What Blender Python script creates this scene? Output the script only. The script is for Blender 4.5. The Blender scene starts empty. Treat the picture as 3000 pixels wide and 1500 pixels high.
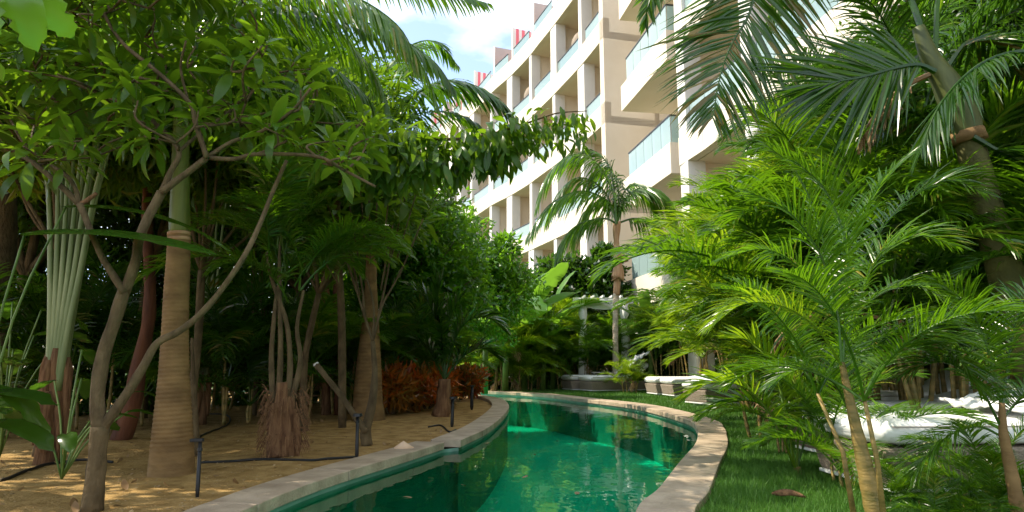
import bpy, math, random
import numpy as np
from mathutils import Vector, Matrix
from mathutils.geometry import delaunay_2d_cdt
R = math.radians
random.seed(7); rng = np.random.default_rng(7)
sc = bpy.context.scene
COL = sc.collection

# ------------------------------------------------------------------ camera
FPX, HOR, CH = 1970.0, 1065.0, 0.75          # focal length and horizon in photo pixels, camera height
PITCH = math.atan((HOR-750)/FPX)
cam = bpy.data.cameras.new('camera'); camo = bpy.data.objects.new('camera', cam); COL.objects.link(camo)
camo.location = (0, 0, CH); camo.rotation_euler = (R(90)+PITCH, 0, 0)
cam.sensor_width = 36; cam.lens = 36*FPX/3000; cam.clip_start = .05; cam.clip_end = 800
sc.camera = camo

# ------------------------------------------------------------------ light
SUN = Vector((-.62, .10, .78)).normalized()
w = bpy.data.worlds.new('World'); sc.world = w; w.use_nodes = True
nt = w.node_tree; nt.nodes.clear()
out = nt.nodes.new('ShaderNodeOutputWorld'); bg = nt.nodes.new('ShaderNodeBackground')
sky = nt.nodes.new('ShaderNodeTexSky'); sky.sky_type = 'NISHITA'; sky.sun_disc = False
sky.sun_elevation = math.asin(SUN.z); sky.sun_rotation = math.atan2(SUN.x, SUN.y)
sky.air_density = 1.0; sky.dust_density = .6; sky.ozone_density = 2.5
tc = nt.nodes.new('ShaderNodeTexCoord'); mp = nt.nodes.new('ShaderNodeMapping')
mp.inputs['Location'].default_value = (7.80, 3.3, .62); mp.inputs['Scale'].default_value = (1.6, 1.6, 3.4)
nz = nt.nodes.new('ShaderNodeTexNoise'); nz.inputs['Scale'].default_value = 1.5; nz.inputs['Detail'].default_value = 7
rp = nt.nodes.new('ShaderNodeValToRGB'); rp.color_ramp.elements[0].color = (.12, .12, .12, 1); rp.color_ramp.elements[0].position = .44; rp.color_ramp.elements[1].position = .56
mx = nt.nodes.new('ShaderNodeMix'); mx.data_type = 'RGBA'; mx.inputs[7].default_value = (6.6, 6.9, 7.2, 1)
L = nt.links.new
L(tc.outputs['Generated'], mp.inputs['Vector']); L(mp.outputs[0], nz.inputs['Vector']); L(nz.outputs['Fac'], rp.inputs['Fac'])
L(rp.outputs['Color'], mx.inputs[0]); L(sky.outputs[0], mx.inputs[6]); L(mx.outputs[2], bg.inputs['Color']); L(bg.outputs[0], out.inputs['Surface'])
bg.inputs['Strength'].default_value = .15
sl = bpy.data.lights.new('sun', 'SUN'); so = bpy.data.objects.new('sun', sl); COL.objects.link(so)
sl.energy = 3.7; sl.angle = R(.55); sl.color = (1, .90, .72)
so.rotation_euler = SUN.to_track_quat('Z', 'Y').to_euler()
sc.view_settings.view_transform = 'Standard'; sc.view_settings.look = 'None'
sc.view_settings.exposure = 1.1; sc.view_settings.gamma = 1; sc.view_settings.use_curve_mapping = False
sc.cycles.max_bounces = 10; sc.cycles.transparent_max_bounces = 16; sc.cycles.diffuse_bounces = 5
sc.cycles.transmission_bounces = 6; sc.cycles.glossy_bounces = 4; sc.cycles.caustics_reflective = False; sc.cycles.caustics_refractive = False

# ------------------------------------------------------------------ geometry helpers
def ray(u, v):
    a = (u-1500)/FPX; b = (750-v)/FPX
    return a, math.cos(PITCH)-b*math.sin(PITCH), math.sin(PITCH)+b*math.cos(PITCH)
def atz(u, v, z=0.):
    a, y, zz = ray(u, v); t = (z-CH)/zz; return Vector((a*t, y*t, z))
def aty(u, v, Y):
    a, y, z = ray(u, v); t = Y/y; return Vector((a*t, Y, CH+z*t))
def gx(u, Y): return aty(u, 1065, Y).x

class MB:
    def __init__(s): s.V = []; s.F = []; s.n = 0
    def add(s, V, F):
        V = np.asarray(V, dtype=np.float32).reshape(-1, 3)
        if isinstance(F, np.ndarray): F = [F]
        elif len(F) and not isinstance(F[0], np.ndarray):
            d = {}
            for f in F: d.setdefault(len(f), []).append(f)
            F = [np.array(x) for x in d.values()]
        for f in F: s.F.append(np.asarray(f, dtype=np.int32)+s.n)
        s.V.append(V); s.n += len(V); return s
    def box(s, c, size, rz=0, taper=0):
        hx, hy, hz = [q/2 for q in size]; ca, sa = math.cos(rz), math.sin(rz)
        P = []
        for z, k in ((-hz, 1-taper), (hz, 1)):
            for x, y in ((-hx, -hy), (hx, -hy), (hx, hy), (-hx, hy)):
                x *= k; y *= k; P.append((c[0]+x*ca-y*sa, c[1]+x*sa+y*ca, c[2]+z))
        return s.add(P, [(3, 2, 1, 0), (4, 5, 6, 7), (0, 1, 5, 4), (1, 2, 6, 5), (2, 3, 7, 6), (3, 0, 4, 7)])
    def hexa(s, a, b, c, d, z0, z1):     # four plan corners, counter-clockwise
        P = [(q[0], q[1], z0) for q in (a, b, c, d)]+[(q[0], q[1], z1) for q in (a, b, c, d)]
        return s.add(P, [(3, 2, 1, 0), (4, 5, 6, 7), (0, 1, 5, 4), (1, 2, 6, 5), (2, 3, 7, 6), (3, 0, 4, 7)])
    def tube(s, path, radii, sides=8, cap=True, wob=0):
        path = [Vector(p) for p in path]; n = len(path)
        if not hasattr(radii, '__len__'): radii = [radii]*n
        T = [(path[min(i+1, n-1)]-path[max(i-1, 0)]).normalized() for i in range(n)]
        ref = Vector((1, 0, 0)) if abs(T[0].x) < .8 else Vector((0, 1, 0))
        V = []
        U = (ref-T[0]*ref.dot(T[0])).normalized()
        for i in range(n):
            U = (U-T[i]*U.dot(T[i])).normalized(); W = T[i].cross(U)
            for k in range(sides):
                a = 2*math.pi*k/sides; r = radii[i]*(1+wob*math.sin(k*2.3+i*.7)+wob*.6*math.sin(k*5.1-i*1.3))
                V.append(path[i]+(U*math.cos(a)+W*math.sin(a))*r)
        F = [(i*sides+k, i*sides+(k+1) % sides, (i+1)*sides+(k+1) % sides, (i+1)*sides+k) for i in range(n-1) for k in range(sides)]
        if cap: F += [tuple(range(sides-1, -1, -1)), tuple((n-1)*sides+k for k in range(sides))]
        return s.add([tuple(v) for v in V], F)
    def mesh(s, name, mat, smooth=False):
        me = bpy.data.meshes.new(name); V = np.concatenate(s.V)
        idx = np.concatenate([f.ravel() for f in s.F]); tot = np.concatenate([np.full(len(f), f.shape[1]) for f in s.F])
        st = np.concatenate([[0], np.cumsum(tot)[:-1]])
        me.vertices.add(len(V)); me.vertices.foreach_set('co', V.ravel())
        me.loops.add(len(idx)); me.loops.foreach_set('vertex_index', idx.astype(np.int32))
        me.polygons.add(len(tot)); me.polygons.foreach_set('loop_start', st.astype(np.int32)); me.polygons.foreach_set('loop_total', tot.astype(np.int32))
        me.update(calc_edges=True)
        me.polygons.foreach_set('use_smooth', np.full(len(tot), bool(smooth)))
        me.materials.append(mat); return me
    def obj(s, name, mat, parent=None, smooth=False, bevel=0, kind=None):
        return link(name, s.mesh(name, mat, smooth), parent, bevel, kind)
def link(name, me, parent=None, bevel=0, kind=None, M=None):
    o = bpy.data.objects.new(name, me); COL.objects.link(o)
    if parent: o.parent = parent
    if M is not None: o.matrix_local = M
    if bevel:
        b = o.modifiers.new('bevel', 'BEVEL'); b.width = bevel; b.segments = 2; b.limit_method = 'ANGLE'
    if kind: o['kind'] = kind
    return o
def thing(name, label, cat, loc=(0, 0, 0), group=None):
    o = bpy.data.objects.new(name, None); COL.objects.link(o); o.location = loc; o.empty_display_size = .1
    o['label'] = label; o['category'] = cat
    if group: o['group'] = group
    return o
def tag(o, label, cat, group=None):
    o['label'] = label; o['category'] = cat
    if group: o['group'] = group
    return o
def cr(P, n=8):                         # Catmull-Rom through points
    P = [Vector(p) for p in P]; Q = [2*P[0]-P[1]]+P+[2*P[-1]-P[-2]]; o = []
    for i in range(1, len(Q)-2):
        a, b, c, d = Q[i-1:i+3]
        for k in range(n):
            t = k/n; o.append(.5*((2*b)+(c-a)*t+(2*a-5*b+4*c-d)*t*t+(3*b-a-3*c+d)*t**3))
    o.append(P[-1]); return o
def resample(P, step):
    P = [Vector(p) for p in P]; S = [0]
    for i in range(1, len(P)): S.append(S[-1]+(P[i]-P[i-1]).length)
    n = max(1, round(S[-1]/step)); o = []; j = 0
    for k in range(n+1):
        s_ = S[-1]*k/n
        while j < len(P)-2 and S[j+1] < s_: j += 1
        t = (s_-S[j])/max(1e-9, S[j+1]-S[j]); o.append(P[j].lerp(P[j+1], min(1, t)))
    return o
def px(pts, Y, dy=None):                # photo outline laid at depth Y (metres), optional depth per point
    return [aty(p[0], p[1], p[2] if len(p) > 2 else Y) for p in pts]

# ------------------------------------------------------------------ materials
def newmat(name):
    m = bpy.data.materials.new(name); m.use_nodes = True; m.node_tree.nodes.clear(); return m, m.node_tree
def _noise(t, scale, detail=4, coord='Object', stretch=(1, 1, 1), rough=.55):
    tc = t.nodes.new('ShaderNodeTexCoord'); mp = t.nodes.new('ShaderNodeMapping'); mp.inputs['Scale'].default_value = stretch
    n = t.nodes.new('ShaderNodeTexNoise'); n.inputs['Scale'].default_value = scale; n.inputs['Detail'].default_value = detail; n.inputs['Roughness'].default_value = rough
    if coord == 'World':
        g = t.nodes.new('ShaderNodeNewGeometry'); t.links.new(g.outputs['Position'], mp.inputs[0])
    else: t.links.new(tc.outputs[coord], mp.inputs[0])
    t.links.new(mp.outputs[0], n.inputs['Vector']); return n
def _ramp(t, src, stops):
    r = t.nodes.new('ShaderNodeValToRGB'); e = r.color_ramp.elements
    while len(e) < len(stops): e.new(.5)
    for k, (p, c) in enumerate(stops): e[k].position = p; e[k].color = (*c, 1)
    t.links.new(src, r.inputs['Fac']); return r
def solid(name, c1, c2=None, scale=3, rough=.7, bump=.0, bscale=30, stretch=(1, 1, 1), spec=.4, coord='World', lo=.35, hi=.65, detail=4, metal=0):
    m, t = newmat(name); o = t.nodes.new('ShaderNodeOutputMaterial'); p = t.nodes.new('ShaderNodeBsdfPrincipled')
    p.inputs['Roughness'].default_value = rough; p.inputs['Specular IOR Level'].default_value = spec; p.inputs['Metallic'].default_value = metal
    if c2:
        n = _noise(t, scale, detail, coord, stretch); r = _ramp(t, n.outputs['Fac'], [(lo, c1), (hi, c2)]); t.links.new(r.outputs[0], p.inputs['Base Color'])
    else: p.inputs['Base Color'].default_value = (*c1, 1)
    if bump:
        n2 = _noise(t, bscale, 5, coord, stretch); b = t.nodes.new('ShaderNodeBump'); b.inputs['Strength'].default_value = bump; b.inputs['Distance'].default_value = .02
        t.links.new(n2.outputs['Fac'], b.inputs['Height']); t.links.new(b.outputs[0], p.inputs['Normal'])
    t.links.new(p.outputs[0], o.inputs['Surface']); return m
def leafmat(name, c1, c2, tr, f=.38, rough=.34, spec=.5, dead=None):
    m, t = newmat(name); o = t.nodes.new('ShaderNodeOutputMaterial'); p = t.nodes.new('ShaderNodeBsdfPrincipled')
    g = t.nodes.new('ShaderNodeNewGeometry'); oi = t.nodes.new('ShaderNodeObjectInfo')
    ad = t.nodes.new('ShaderNodeMath'); ad.operation = 'ADD'; t.links.new(g.outputs['Random Per Island'], ad.inputs[0]); t.links.new(oi.outputs['Random'], ad.inputs[1])
    ml = t.nodes.new('ShaderNodeMath'); ml.operation = 'MULTIPLY'; ml.inputs[1].default_value = .36; t.links.new(ad.outputs[0], ml.inputs[0])
    n = _noise(t, 6, 3, 'World'); a2 = t.nodes.new('ShaderNodeMath'); a2.operation = 'MULTIPLY_ADD'; a2.inputs[1].default_value = .5
    t.links.new(n.outputs['Fac'], a2.inputs[0]); t.links.new(ml.outputs[0], a2.inputs[2])
    st = [(.3, c1), (.85, c2)]
    if dead: st.append((.93, dead))
    r = _ramp(t, a2.outputs[0], st); t.links.new(r.outputs[0], p.inputs['Base Color'])
    p.inputs['Roughness'].default_value = rough; p.inputs['Specular IOR Level'].default_value = spec
    tl = t.nodes.new('ShaderNodeBsdfTranslucent'); mc = t.nodes.new('ShaderNodeMix'); mc.data_type = 'RGBA'; mc.inputs[0].default_value = .7; mc.inputs[7].default_value = (*tr, 1)
    t.links.new(r.outputs[0], mc.inputs[6]); t.links.new(mc.outputs[2], tl.inputs['Color'])
    ms = t.nodes.new('ShaderNodeMixShader'); ms.inputs[0].default_value = f
    t.links.new(p.outputs[0], ms.inputs[1]); t.links.new(tl.outputs[0], ms.inputs[2]); t.links.new(ms.outputs[0], o.inputs['Surface']); return m
def glassmat(name, tint, refl=.35, rough=.02):
    m, t = newmat(name); o = t.nodes.new('ShaderNodeOutputMaterial'); tr = t.nodes.new('ShaderNodeBsdfTransparent'); tr.inputs[0].default_value = (*tint, 1)
    gl = t.nodes.new('ShaderNodeBsdfGlossy'); gl.inputs['Roughness'].default_value = rough
    df = t.nodes.new('ShaderNodeBsdfDiffuse'); df.inputs[0].default_value = (tint[0]*.8, tint[1]*.85, tint[2]*.85, 1)
    lw = t.nodes.new('ShaderNodeFresnel'); lw.inputs['IOR'].default_value = 1.5
    m0 = t.nodes.new('ShaderNodeMixShader'); m0.inputs[0].default_value = refl; t.links.new(tr.outputs[0], m0.inputs[1]); t.links.new(df.outputs[0], m0.inputs[2])
    ms = t.nodes.new('ShaderNodeMixShader'); t.links.new(lw.outputs[0], ms.inputs[0]); t.links.new(m0.outputs[0], ms.inputs[1]); t.links.new(gl.outputs[0], ms.inputs[2])
    t.links.new(ms.outputs[0], o.inputs['Surface']); return m

M = {}
M['stucco'] = solid('stucco', (.66, .585, .475), (.72, .65, .545), scale=.7, rough=.85, bump=.12, bscale=45)
M['stucco_in'] = solid('stucco_in', (.67, .58, .45), (.73, .64, .51), scale=.8, rough=.85, bump=.1, bscale=45)
M['white'] = solid('white_render', (.68, .65, .60), (.74, .71, .66), scale=1.2, rough=.8)
M['divider'] = solid('grey_divider', (.42, .37, .34), (.47, .42, .39), scale=1, rough=.8)
M['rail'] = solid('dark_rail', (.05, .045, .045), rough=.4, metal=.5)
M['glass'] = glassmat('balustrade_glass', (.66, .84, .83), .5, .03)
M['roomglass'] = glassmat('door_glass', (.30, .33, .32), .45, .02)
M['frame'] = solid('door_frame', (.35, .32, .28), rough=.5)
M['curtain'] = solid('curtain', (.62, .55, .44), (.5, .43, .33), scale=8, stretch=(6, 6, .3), rough=.9)
M['coping'] = solid('coping_stone', (.25, .185, .125), (.50, .395, .285), scale=4.5, rough=.6, bump=.45, bscale=26, detail=9, lo=.25, hi=.68)
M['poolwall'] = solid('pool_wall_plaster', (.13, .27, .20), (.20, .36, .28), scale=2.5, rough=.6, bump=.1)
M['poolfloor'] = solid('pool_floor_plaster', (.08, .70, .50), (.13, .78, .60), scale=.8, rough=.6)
M['sand'] = solid('sand', (.22, .13, .042), (.46, .30, .12), scale=6, rough=.95, bump=1.0, bscale=38, detail=9, lo=.3, hi=.7, spec=.1)
M['pebble'] = solid('gravel', (.22, .14, .06), (.46, .33, .17), scale=14, rough=.9, bump=.4, bscale=80)
M['lawn'] = solid('lawn_soil', (.035, .075, .015), (.06, .11, .025), scale=9, rough=1, bump=.6, bscale=60, spec=.05)
M['grass'] = leafmat('grass_blades', (.035, .11, .016), (.09, .21, .03), (.14, .34, .03), .3, .5, .3)
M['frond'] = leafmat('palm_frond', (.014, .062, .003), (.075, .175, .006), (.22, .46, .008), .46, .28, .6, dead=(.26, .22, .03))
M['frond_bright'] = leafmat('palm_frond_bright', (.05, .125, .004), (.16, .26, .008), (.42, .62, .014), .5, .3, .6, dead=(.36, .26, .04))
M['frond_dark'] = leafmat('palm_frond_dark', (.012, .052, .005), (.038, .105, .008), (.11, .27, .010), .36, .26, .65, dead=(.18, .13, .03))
M['frond_dry'] = leafmat('palm_frond_dry', (.22, .13, .06), (.38, .25, .13), (.4, .27, .12), .3, .5, .3)
M['leaf'] = leafmat('broad_leaf', (.018, .062, .004), (.070, .155, .008), (.30, .52, .015), .42, .36, .45, dead=(.22, .17, .02))
M['leaf_mass'] = leafmat('foliage_mass', (.014, .055, .004), (.062, .145, .008), (.20, .42, .012), .40, .34, .5, dead=(.16, .19, .02))
M['leaf_lush'] = leafmat('foliage_lush', (.024, .105, .006), (.09, .22, .012), (.28, .58, .02), .5, .26, .7)
M['leaf_deep'] = leafmat('foliage_deep', (.010, .038, .004), (.032, .088, .008), (.11, .26, .012), .38, .24, .65)
M['paddle'] = leafmat('paddle_leaf', (.05, .16, .015), (.12, .26, .03), (.30, .58, .04), .48, .32, .5)
M['croton'] = leafmat('croton_leaf', (.20, .015, .008), (.50, .17, .012), (.85, .14, .02), .4, .3, .5)
M['croton2'] = leafmat('croton_leaf_green', (.05, .09, .012), (.34, .12, .015), (.5, .2, .02), .35, .3, .5)
M['bark_grey'] = solid('bark_grey', (.055, .036, .014), (.15, .105, .050), scale=14, rough=.9, bump=1.0, bscale=34, stretch=(1, 1, .5), coord='World', detail=8, lo=.3, hi=.7)
M['bark_palm'] = solid('bark_palm', (.14, .080, .027), (.24, .145, .054), scale=5, rough=.8, bump=.25, bscale=40, stretch=(1, 1, 2))
M['bark_red'] = solid('bark_red', (.07, .022, .009), (.14, .048, .018), scale=8, rough=.8, bump=.5, bscale=30, stretch=(1, 1, .3))
M['bark_pale'] = solid('bark_pale', (.36, .29, .21), (.5, .42, .32), scale=9, rough=.8, bump=.5, bscale=30, stretch=(1, 1, 2))
M['fibre'] = solid('fibre_husk', (.11, .05, .022), (.26, .14, .065), scale=11, rough=.95, bump=.9, bscale=26, stretch=(2.4, 2.4, .35))
M['sheath_tan'] = solid('dry_sheath', (.32, .17, .085), (.47, .29, .16), scale=7, rough=.7, bump=.4, bscale=20, stretch=(2, 2, .3))
M['crownshaft'] = solid('crownshaft', (.075, .10, .014), (.16, .185, .03), scale=4, rough=.45, stretch=(3, 3, .25), bump=.15)
M['cane'] = solid('cane', (.12, .10, .022), (.30, .20, .06), scale=6, rough=.5, stretch=(1, 1, 4), bump=.25)
M['petiole'] = solid('petiole', (.13, .18, .06), (.25, .29, .13), scale=5, rough=.45, stretch=(2, 2, .3))
M['stemgreen'] = solid('green_stem', (.07, .14, .02), (.13, .2, .04), scale=5, rough=.5)
M['black'] = solid('black_plastic', (.012, .012, .013), rough=.45)
M['wicker'] = solid('wicker', (.22, .17, .125), (.38, .31, .24), scale=60, rough=.8, bump=.8, bscale=120, stretch=(1, 1, 3))
M['cushion'] = solid('cushion', (.80, .79, .77), (.84, .83, .81), scale=3, rough=.9, bump=.2, bscale=12)
M['towel'] = solid('towel', (.60, .64, .72), (.82, .83, .86), scale=5, rough=.95, bump=.6, bscale=22)
M['canvas'] = solid('canvas', (.62, .43, .28), (.70, .50, .34), scale=3, rough=.9)
M['paint'] = solid('white_paint', (.72, .72, .69), (.8, .8, .77), scale=4, rough=.6)
M['earth'] = solid('earth', (.05, .032, .018), (.09, .06, .03), scale=6, rough=1, bump=.8, bscale=20, spec=.05)
# striped terrace divider
m, t = newmat('pink_stripes'); o_ = t.nodes.new('ShaderNodeOutputMaterial'); p_ = t.nodes.new('ShaderNodeBsdfPrincipled'); p_.inputs['Roughness'].default_value = .85
tc_ = t.nodes.new('ShaderNodeTexCoord'); sx = t.nodes.new('ShaderNodeSeparateXYZ'); t.links.new(tc_.outputs['Generated'], sx.inputs[0])
m1 = t.nodes.new('ShaderNodeMath'); m1.operation = 'MULTIPLY'; m1.inputs[1].default_value = 9.0; t.links.new(sx.outputs['X'], m1.inputs[0])
m2 = t.nodes.new('ShaderNodeMath'); m2.operation = 'FRACT'; t.links.new(m1.outputs[0], m2.inputs[0])
m3 = t.nodes.new('ShaderNodeMath'); m3.operation = 'GREATER_THAN'; m3.inputs[1].default_value = .5; t.links.new(m2.outputs[0], m3.inputs[0])
r_ = _ramp(t, m3.outputs[0], [(0, (.78, .70, .68)), (1, (.75, .16, .20))]); t.links.new(r_.outputs[0], p_.inputs['Base Color']); t.links.new(p_.outputs[0], o_.inputs['Surface']); M['stripes'] = m
# pool water: tinted see-through body, fresnel mirror, faint ripples
m, t = newmat('pool_water'); o_ = t.nodes.new('ShaderNodeOutputMaterial'); tr_ = t.nodes.new('ShaderNodeBsdfTransparent'); tr_.inputs[0].default_value = (.17, .93, .73, 1)
gl_ = t.nodes.new('ShaderNodeBsdfGlossy'); gl_.inputs['Roughness'].default_value = .012
fr_ = t.nodes.new('ShaderNodeFresnel'); fr_.inputs['IOR'].default_value = 1.5
n1 = _noise(t, 2.2, 3, 'World', (1, .55, 1)); n2 = _noise(t, 9, 2, 'World', (1, .6, 1))
a_ = t.nodes.new('ShaderNodeMath'); a_.operation = 'MULTIPLY_ADD'; a_.inputs[1].default_value = .12; t.links.new(n2.outputs['Fac'], a_.inputs[0]); t.links.new(n1.outputs['Fac'], a_.inputs[2])
bp_ = t.nodes.new('ShaderNodeBump'); bp_.inputs['Strength'].default_value = .22; bp_.inputs['Distance'].default_value = .03; t.links.new(a_.outputs[0], bp_.inputs['Height'])
t.links.new(bp_.outputs[0], gl_.inputs['Normal']); t.links.new(bp_.outputs[0], fr_.inputs['Normal'])
ms_ = t.nodes.new('ShaderNodeMixShader'); t.links.new(fr_.outputs[0], ms_.inputs[0]); t.links.new(tr_.outputs[0], ms_.inputs[1]); t.links.new(gl_.outputs[0], ms_.inputs[2]); t.links.new(ms_.outputs[0], o_.inputs['Surface']); M['water'] = m

# ------------------------------------------------------------------ pool, coping, ground
CT = .03                                  # top of the coping
LI = [Vector((-1.52, -2.5, 0)), Vector((-1.5, 0, 0)), Vector((-1.44, 2.0, 0))]+[atz(*q, CT) for q in ((750, 1478), (965, 1396), (1181, 1332), (1303, 1294))]
LI2 = [atz(*q, CT) for q in ((1350, 1289), (1431, 1251), (1478, 1212), (1491, 1187), (1472, 1169), (1431, 1160), (1391, 1156.5))]
LI2 += [Vector((-2.2, 16.9, 0)), Vector((-4.5, 17.6, 0)), Vector((-9, 18, 0))]
RI = [Vector((.15, -2.5, 0)), Vector((.22, 0, 0)), Vector((.38, 2.0, 0))]+[atz(*q, CT) for q in ((1861, 1500), (1931, 1426), (1992, 1350), (2034, 1303), (2044, 1275), (2040, 1252), (2006, 1226), (1861, 1188), (1700, 1168), (1541, 1152))]
RI += [Vector((-2.0, 18.9, 0)), Vector((-5, 19.4, 0)), Vector((-9, 19.6, 0))]
def flat(P): return [Vector((p.x, p.y, 0)) for p in P]
def offs(P, d):
    o = []
    for i, p in enumerate(P):
        T = (P[min(i+1, len(P)-1)]-P[max(i-1, 0)]).normalized(); w_ = d(i/(len(P)-1)) if callable(d) else d
        o.append(p+Vector((-T.y, T.x, 0))*w_)
    return o
la = resample(cr(flat(LI)), .08); lb = resample(cr(flat(LI2)), .08); ra = resample(cr(flat(RI)), .08)
la_o = offs(la, .29); lb_o = offs(lb, .30); ra_o = offs(ra, lambda t: -(.285 if t < .33 else .285+min(1, (t-.33)/.1)*.10))
def coping(inner, outer, name, label, sgn, lens):
    root = thing(name, label, 'pool coping'); i = 0; k = 0; n = len(inner)
    while i < n-1:
        st = lens[k % len(lens)]; j = min(n-1, i+st)
        if n-1-j < 4: j = n-1
        mb = MB(); dz = random.uniform(-.002, .002)
        I = inner[i:j+1]; O = outer[i:j+1]; m_ = len(I)
        # slight overhang over the pool wall; 6 mm joint at the far end
        I = [p for p in I]; O = [p for p in O]
        I[-1] = I[-1]-(I[-1]-I[-2]).normalized()*.011; O[-1] = O[-1]-(O[-1]-O[-2]).normalized()*.011
        V = []
        for a, b in zip(I, O):
            V += [(a.x, a.y, CT+dz), (b.x, b.y, CT+dz), (b.x, b.y, CT-.07), (a.x, a.y, CT-.07)]
        F = []
        for q in range(m_-1):
            for c in range(4):
                f = (q*4+c, q*4+(c+1) % 4, (q+1)*4+(c+1) % 4, (q+1)*4+c); F.append(f if sgn > 0 else f[::-1])
        e0 = (0, 3, 2, 1); e1 = tuple((m_-1)*4+c for c in range(4))
        F += [e0 if sgn > 0 else e0[::-1], e1 if sgn > 0 else e1[::-1]]
        mb.add(V, F); mb.obj('coping_stone', M['coping'], root, bevel=.006); i = j; k += 1
    return root
coping(la, la_o, 'pool_coping', 'stone coping along the sand from the bottom edge to the step', 1, [13, 12, 14, 13])
coping(lb, lb_o, 'pool_coping', 'curved stone coping rounding the sand bed beyond the step', 1, [12, 13, 11])
coping(ra, ra_o, 'pool_coping', 'long curved stone coping between the pool and the lawn', -1, [12, 13, 12, 14])
# walls (set 25 mm behind the coping nose), floor, bench, water
def wallstrip(P, d, z0, z1, name, mat):
    Q = offs(P, d); mb = MB(); V = []
    for p in Q: V += [(p.x, p.y, z0), (p.x, p.y, z1)]
    F = [(2*i, 2*i+2, 2*i+3, 2*i+1) for i in range(len(Q)-1)]
    mb.add(V, F); o = mb.obj(name, mat, smooth=True); o['kind'] = 'structure'; return Q
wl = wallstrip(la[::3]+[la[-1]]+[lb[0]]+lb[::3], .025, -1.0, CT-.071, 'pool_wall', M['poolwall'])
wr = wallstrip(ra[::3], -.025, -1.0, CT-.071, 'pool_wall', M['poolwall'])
def poly_obj(loop, z, name, mat, kind='structure', inner=None, zf=None, smooth=False):
    n = len(loop); P = [Vector((p.x, p.y)) for p in loop]; E = [(i, (i+1) % n) for i in range(n)]
    pts = P+[Vector(q) for q in (inner or [])]
    V, _, F, *_r = delaunay_2d_cdt(pts, E, [], 1, 1e-5)
    mb = MB(); mb.add([(v.x, v.y, zf(v.x, v.y) if zf else z) for v in V], [tuple(f) for f in F])
    o = mb.obj(name, mat, smooth=smooth); o['kind'] = kind; return o
pool_loop = wl+wr[::-1]
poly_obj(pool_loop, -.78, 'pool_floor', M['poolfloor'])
poly_obj([p for p in pool_loop], -.072, 'water', M['water'], smooth=True)
# curved underwater bench step in the near right of the pool
bn = [Vector((-.9, 5.1, 0)), Vector((-.35, 5.75, 0)), Vector((.2, 5.9, 0)), Vector((.75, 5.6, 0)), Vector((1.1, 5.0, 0))]
for zt, d_ in ((-.46, 0),):
    q = resample(cr(bn), .15); q1 = offs(q, d_); q2 = offs(q, d_-.32)
    mb = MB()
    for i in range(len(q1)-1): mb.hexa(q2[i], q2[i+1], q1[i+1], q1[i], -1.0, zt)
    o = mb.obj('pool_step', M['poolfloor']); o['kind'] = 'structure'
# far spillway slab and grey edge line at the back of the pool
def inside(poly, x, y):
    c = False; n = len(poly)
    for i in range(n):
        a, b = poly[i], poly[i-1]
        if (a.y > y) != (b.y > y) and x < (b.x-a.x)*(y-a.y)/(b.y-a.y)+a.x: c = not c
    return c
from mathutils import noise as mn
def sandz(x, y):
    d = min(1, max(0, (abs(x-gx(900, max(y, .5)))-.0)/1.0))
    return -.015+.035*mn.noise(Vector((x*.9, y*.9, 0)))+.012*mn.noise(Vector((x*4, y*4, 3)))
lo = la_o[::2]+[la_o[-1]]+[lb_o[0]]+lb_o[::2]+[lb_o[-1]]
# the kerb's step: close the notch between the two copings
sand_loop = lo+[Vector((-60, 18, 0)), Vector((-60, -4, 0)), Vector((-1.81, -4, 0))]
ipts = []
for x in np.arange(-7.5, -.2, .11):
    for y in np.arange(2.4, 13, .11+.0):
        if y > 8 and (int(x*100) % 2): continue
        q = (x+random.uniform(-.03, .03), y+random.uniform(-.03, .03))
        if inside(sand_loop, *q): ipts.append(q)
poly_obj(sand_loop, 0, 'sand_bed', M['sand'], inner=ipts, zf=sandz, smooth=True)
ro = ra_o[::2]
lawn_loop = ro+[ra_o[-1], Vector((-60, 20, 0)), Vector((-60, 160, 0)), Vector((120, 160, 0)), Vector((120, -4, 0)), Vector((.5, -4, 0))]
poly_obj(lawn_loop, -.012, 'lawn', M['lawn'])
o = MB().add([(-400, -400, -1.3), (400, -400, -1.3), (400, 400, -1.3), (-400, 400, -1.3)], [(0, 1, 2, 3)]).obj('ground', M['earth']); o['kind'] = 'structure'

# ------------------------------------------------------------------ building
BS = 3.5/3.2
def bz(z): return CH+(z-.9)*BS
FP = [(x*BS, y*BS) for x, y in ((3.29, 22.7), (2.70, 25.0), (1.86, 27.75), (1.24, 29.6), (.83, 30.85), (.32, 32.16), (-.21, 33.4), (-1.12, 35.3), (-2.3, 38.3), (-4.75, 43.2), (-8.5, 49.5))]
F1 = cr([Vector((*p, 0)) for p in FP], 6)
hotel = thing('hotel_building', 'cream curved hotel block with deep balconies rising behind the pool', 'building', (FP[0][0], FP[0][1], 0))
hotel.location = (0, 0, 0)
def perp(P, i):
    T = (P[min(i+1, len(P)-1)]-P[max(i-1, 0)]).normalized(); return Vector((T.y, -T.x, 0))   # towards the inside (+X)
def band(P, z0, z1, th, name, mat, parent, off=0):
    mb = MB(); A = [p+perp(P, i)*off for i, p in enumerate(P)]; B = [p+perp(P, i)*(off+th) for i, p in enumerate(P)]
    V = []
    for a, b in zip(A, B): V += [(a.x, a.y, z0), (b.x, b.y, z0), (b.x, b.y, z1), (a.x, a.y, z1)]
    n = len(P); F = [(q*4+c, q*4+(c+1) % 4, (q+1)*4+(c+1) % 4, (q+1)*4+c) for q in range(n-1) for c in range(4)]
    F += [(0, 1, 2, 3), tuple((n-1)*4+c for c in (3, 2, 1, 0))]
    return mb.add(V, [f[::-1] for f in F]).obj(name, mat, parent)
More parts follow.
